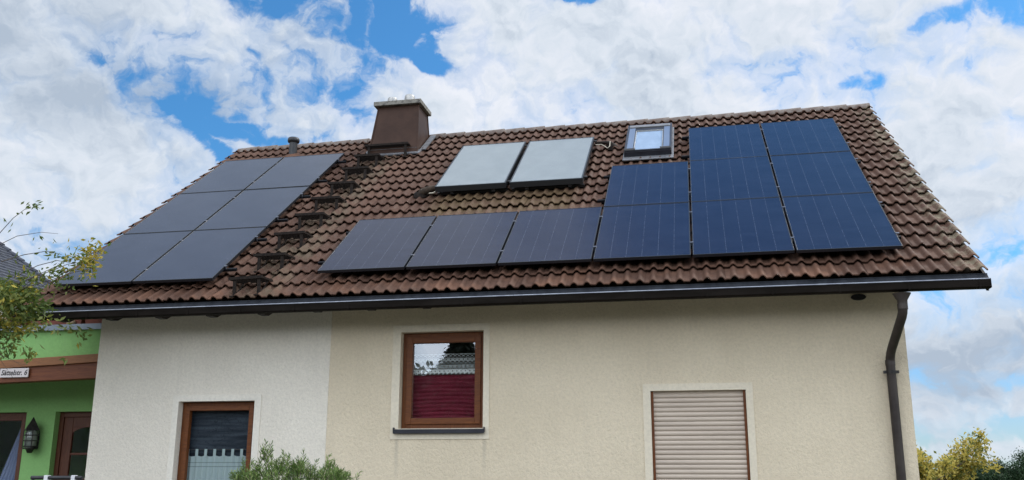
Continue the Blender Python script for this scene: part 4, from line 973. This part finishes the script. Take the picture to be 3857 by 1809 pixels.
clump((1.86, 0, 4.10), 130, (0.075, 0.05, 0.10)); clump((1.72, 0, 4.18), 40, (0.12, 0.05, 0.08)); clump((1.97, 0, 4.20), 20, (0.08, 0.05, 0.05)); clump((1.85, 0, 4.27), 20, (0.1, 0.05, 0.05)); clump((1.0, 0, 3.72), 30, (0.1, 0.05, 0.04))
link_fast('yellow_leaves', leaves_mesh(np.array(TP), np.array(TD), 0.07*rng.uniform(0.7, 1.2, len(TP)), 0.032, rng.random(len(TP))), M['leaf_gold'], cl)
TP = []; TD = []
for k in range(9): clump((0.70+random.random()*0.55, 0.0, 3.04+random.random()*0.14-0.02*k*0), 10, (0.06, 0.04, 0.045), (0.1, 0, -1.0))
clump((1.72, 0, 2.98), 3, (0.02, 0.02, 0.03), (0, 0, -1))
link_fast('hanging_leaves', leaves_mesh(np.array(TP), np.array(TD), 0.085*rng.uniform(0.7, 1.3, len(TP)), 0.034, rng.random(len(TP))*0.9), M['leaf_climb'], cl)

n = 1900; P = np.stack([rng.uniform(0.25, 1.42, n), rng.normal(0, 0.12, n), rng.uniform(3.22, 3.93, n)], 1)
keep = (P[:, 2] < 3.98-0.30*np.maximum(P[:, 0]-0.75, 0)/0.5) & (P[:, 2] > 3.10+0.45*np.maximum(P[:, 0]-0.9, 0)/0.4) & (np.sin(P[:, 0]*17+P[:, 2]*9)+np.sin(P[:, 2]*23) > -1.1)
P = P[keep]; link_fast('dense_leaves', leaves_mesh(P, np.array([[0.8, 0, -0.15]])+rng.normal(0, 0.5, P.shape), 0.085*rng.uniform(0.7, 1.2, len(P)), 0.034, np.clip(0.5+0.5*np.sin(P[:, 0]*6+P[:, 2]*8)+rng.normal(0, 0.25, len(P)), 0, 1)), M['leaf_climb'], cl)

# low shrub in front of the joint of the wall
random.seed(5)
sh = empty('narrow_leaved_shrub', (2.45, -1.5, GZ), label='bushy narrow-leaved green shrub in front of the cream wall', cat='shrub')
mb = MB(); tips = []
for k in range(9):
    a = random.uniform(-1, 1)
    mb.tube([(0.05*a, 0.03*random.gauss(0, 1), 0), (0.2*a, random.gauss(0, 0.05), 0.8), (0.42*a, random.gauss(0, 0.08), 1.35)], [0.02, 0.016, 0.012], 6, False)
P = []; Dd = []
tops = [(-0.33, 2.00, 0.07), (-0.22, 1.90, 0.10), (-0.10, 1.87, 0.09), (-0.02, 1.90, 0.06), (0.08, 1.84, 0.08), (0.18, 1.86, 0.05), (0.30, 1.80, 0.07), (0.46, 1.88, 0.07), (0.55, 1.80, 0.08), (-0.50, 1.72, 0.10), (0.62, 1.72, 0.05), (-0.42, 1.86, 0.08)]
def sprig(p, d_, ln_):
    n = max(6, int(ln_/0.0075)); p = np.array(p); d_ = np.array(d_)/np.linalg.norm(d_)
    mb.tube([p, p+d_*ln_], [0.003, 0.0015], 4, False)
    for i in range(n):
        t_ = i/n; P.append(p+d_*ln_*t_); rr = rng.normal(0, 1, 3); rr -= d_*rr.dot(d_); rr /= np.linalg.norm(rr); Dd.append(d_*0.75+rr*0.75)
for (x, z, s_) in tops:
    for k in range(11): sprig((x+random.gauss(0, s_*0.7), random.gauss(0, 0.06), z-0.16+random.gauss(0, 0.03)), (random.gauss(0, 0.25)+x*0.3, random.gauss(0, 0.2), 1), random.uniform(0.08, 0.17))
for k in range(330):
    x = random.uniform(-0.62, 0.66); y = random.gauss(0, 0.14)
    top = 1.86-0.10*abs(x)/0.6
    lowz = 1.62 if abs(x) > 0.45 else 1.45
    sprig((x, y, random.uniform(lowz, top-0.12)), (random.gauss(0, 0.5)+x*0.5, random.gauss(0, 0.4), 0.8), random.uniform(0.07, 0.14))
mb.build('stems', M['bark'], sh)
sh.scale = (0.86, 0.9, 1.0)
link_fast('foliage', leaves_mesh(np.array(P), np.array(Dd), 0.048*rng.uniform(0.7, 1.3, len(P)), 0.0105, rng.random(len(P)), 0.1), M['leaf_olive'], sh)

# trees at the right
random.seed(3)
def tree(name, loc, h, rad, m, label, leafL, leafW, n, seed, shape='round', grp=None, dens=1.0):
    random.seed(seed); root = empty(name, loc, label=label, cat='tree', group=grp)
    mb = MB(); tips = []
    mb.tube([(0, 0, 0), (0.03*h, 0, h*0.2), (0, 0.02*h, h*0.45), (0, 0, h*0.75)], [h*0.028, h*0.022, h*0.016, h*0.006], 8, False)
    for k in range(16):
        z = h*random.uniform(0.25, 0.72); a = random.uniform(0, 2*math.pi)
        branch(mb, (0, 0, z), (math.cos(a), math.sin(a), random.uniform(0.15, 0.9)), rad*random.uniform(0.45, 0.75), h*0.009, 2, tips, 0.02, 0.5, 3, 4, 0.004)
    mb.build('trunk', M['bark'], root)
    T_ = [(p, d_) for p, d_ in tips]
    per = max(1, int(n/len(T_)))
    foliage_from_tips(T_, per, rad*0.06, leafL, leafW, m, root, 'crown')
    return root
tree('yellow_tree', (12.9, 20, GZ), 2.25, 1.8, M['leaf_yel'], 'small airy tree with yellow-green autumn leaves right of house', 0.12, 0.065, 17000, 11)
tree('dark_tree', (16.3, 24.5, GZ), 2.7, 1.6, M['leaf_dark'], 'dark green dense tree at the lower right corner', 0.07, 0.035, 30000, 12)
tree('dark_tree', (18.9, 27, GZ), 3.0, 1.5, M['leaf_dark'], 'dark green tree cut off by the right edge of the photo', 0.07, 0.035, 16000, 14)

# conifer and hedge behind the camera, seen mirrored in the upper window
root = empty('conifer_tree', (-2.35, -22, GZ), label='tall dark conifer mirrored in the upper window pane', cat='tree'); random.seed(9)
P = []; Dd = []; H_ = 6.85
mb = MB(); mb.tube([(0, 0, 0), (0, 0, H_)], [0.16, 0.02], 8)
for k in range(800):
    z = random.uniform(1.5, H_); rr = min(1.5, (H_-z)*0.72+0.10); a = random.uniform(0, 2*math.pi); tip = np.array((math.cos(a)*rr*random.uniform(0.7, 1.15), math.sin(a)*rr, z-rr*0.18)); b0 = np.array((0, 0, z))
    mb.tube([b0, tip], [0.02, 0.006], 4, False)
    for t_ in np.linspace(0.2, 1, 26):
        P.append(b0+(tip-b0)*t_+rng.normal(0, 0.05, 3)); Dd.append((tip-b0)/rr+rng.normal(0, 0.6, 3)+np.array([0, 0, -0.4]))
mb.build('trunk', M['bark'], root); link_fast('crown', leaves_mesh(np.array(P), np.array(Dd), 0.17, 0.07, rng.random(len(P))), M['leaf_hedge'], root)
hd = empty('hedge', (0, -26, GZ), label='long tall green hedge behind the viewer, mirrored low in windows', cat='hedge')
n = 26000; P = np.stack([rng.uniform(-22, 22, n), rng.normal(0, 0.5, n), 6.0*rng.random(n)**0.6+rng.normal(0, 0.06, n)], 1); P[:, 2] += 0.10*np.sin(P[:, 0]*0.9)
link_fast('foliage', leaves_mesh(P, rng.normal(size=(n, 3)), 0.32, 0.18, rng.random(n)), M['leaf_hedge'], hd)
q = MB(); q.box(-22, 22, -0.4, 0.4, 0, 5.7); q.build('core', M['leaf_core'] if 'leaf_core' in M else mat('hedge_core', (0.010, 0.016, 0.008), 0.9), hd)
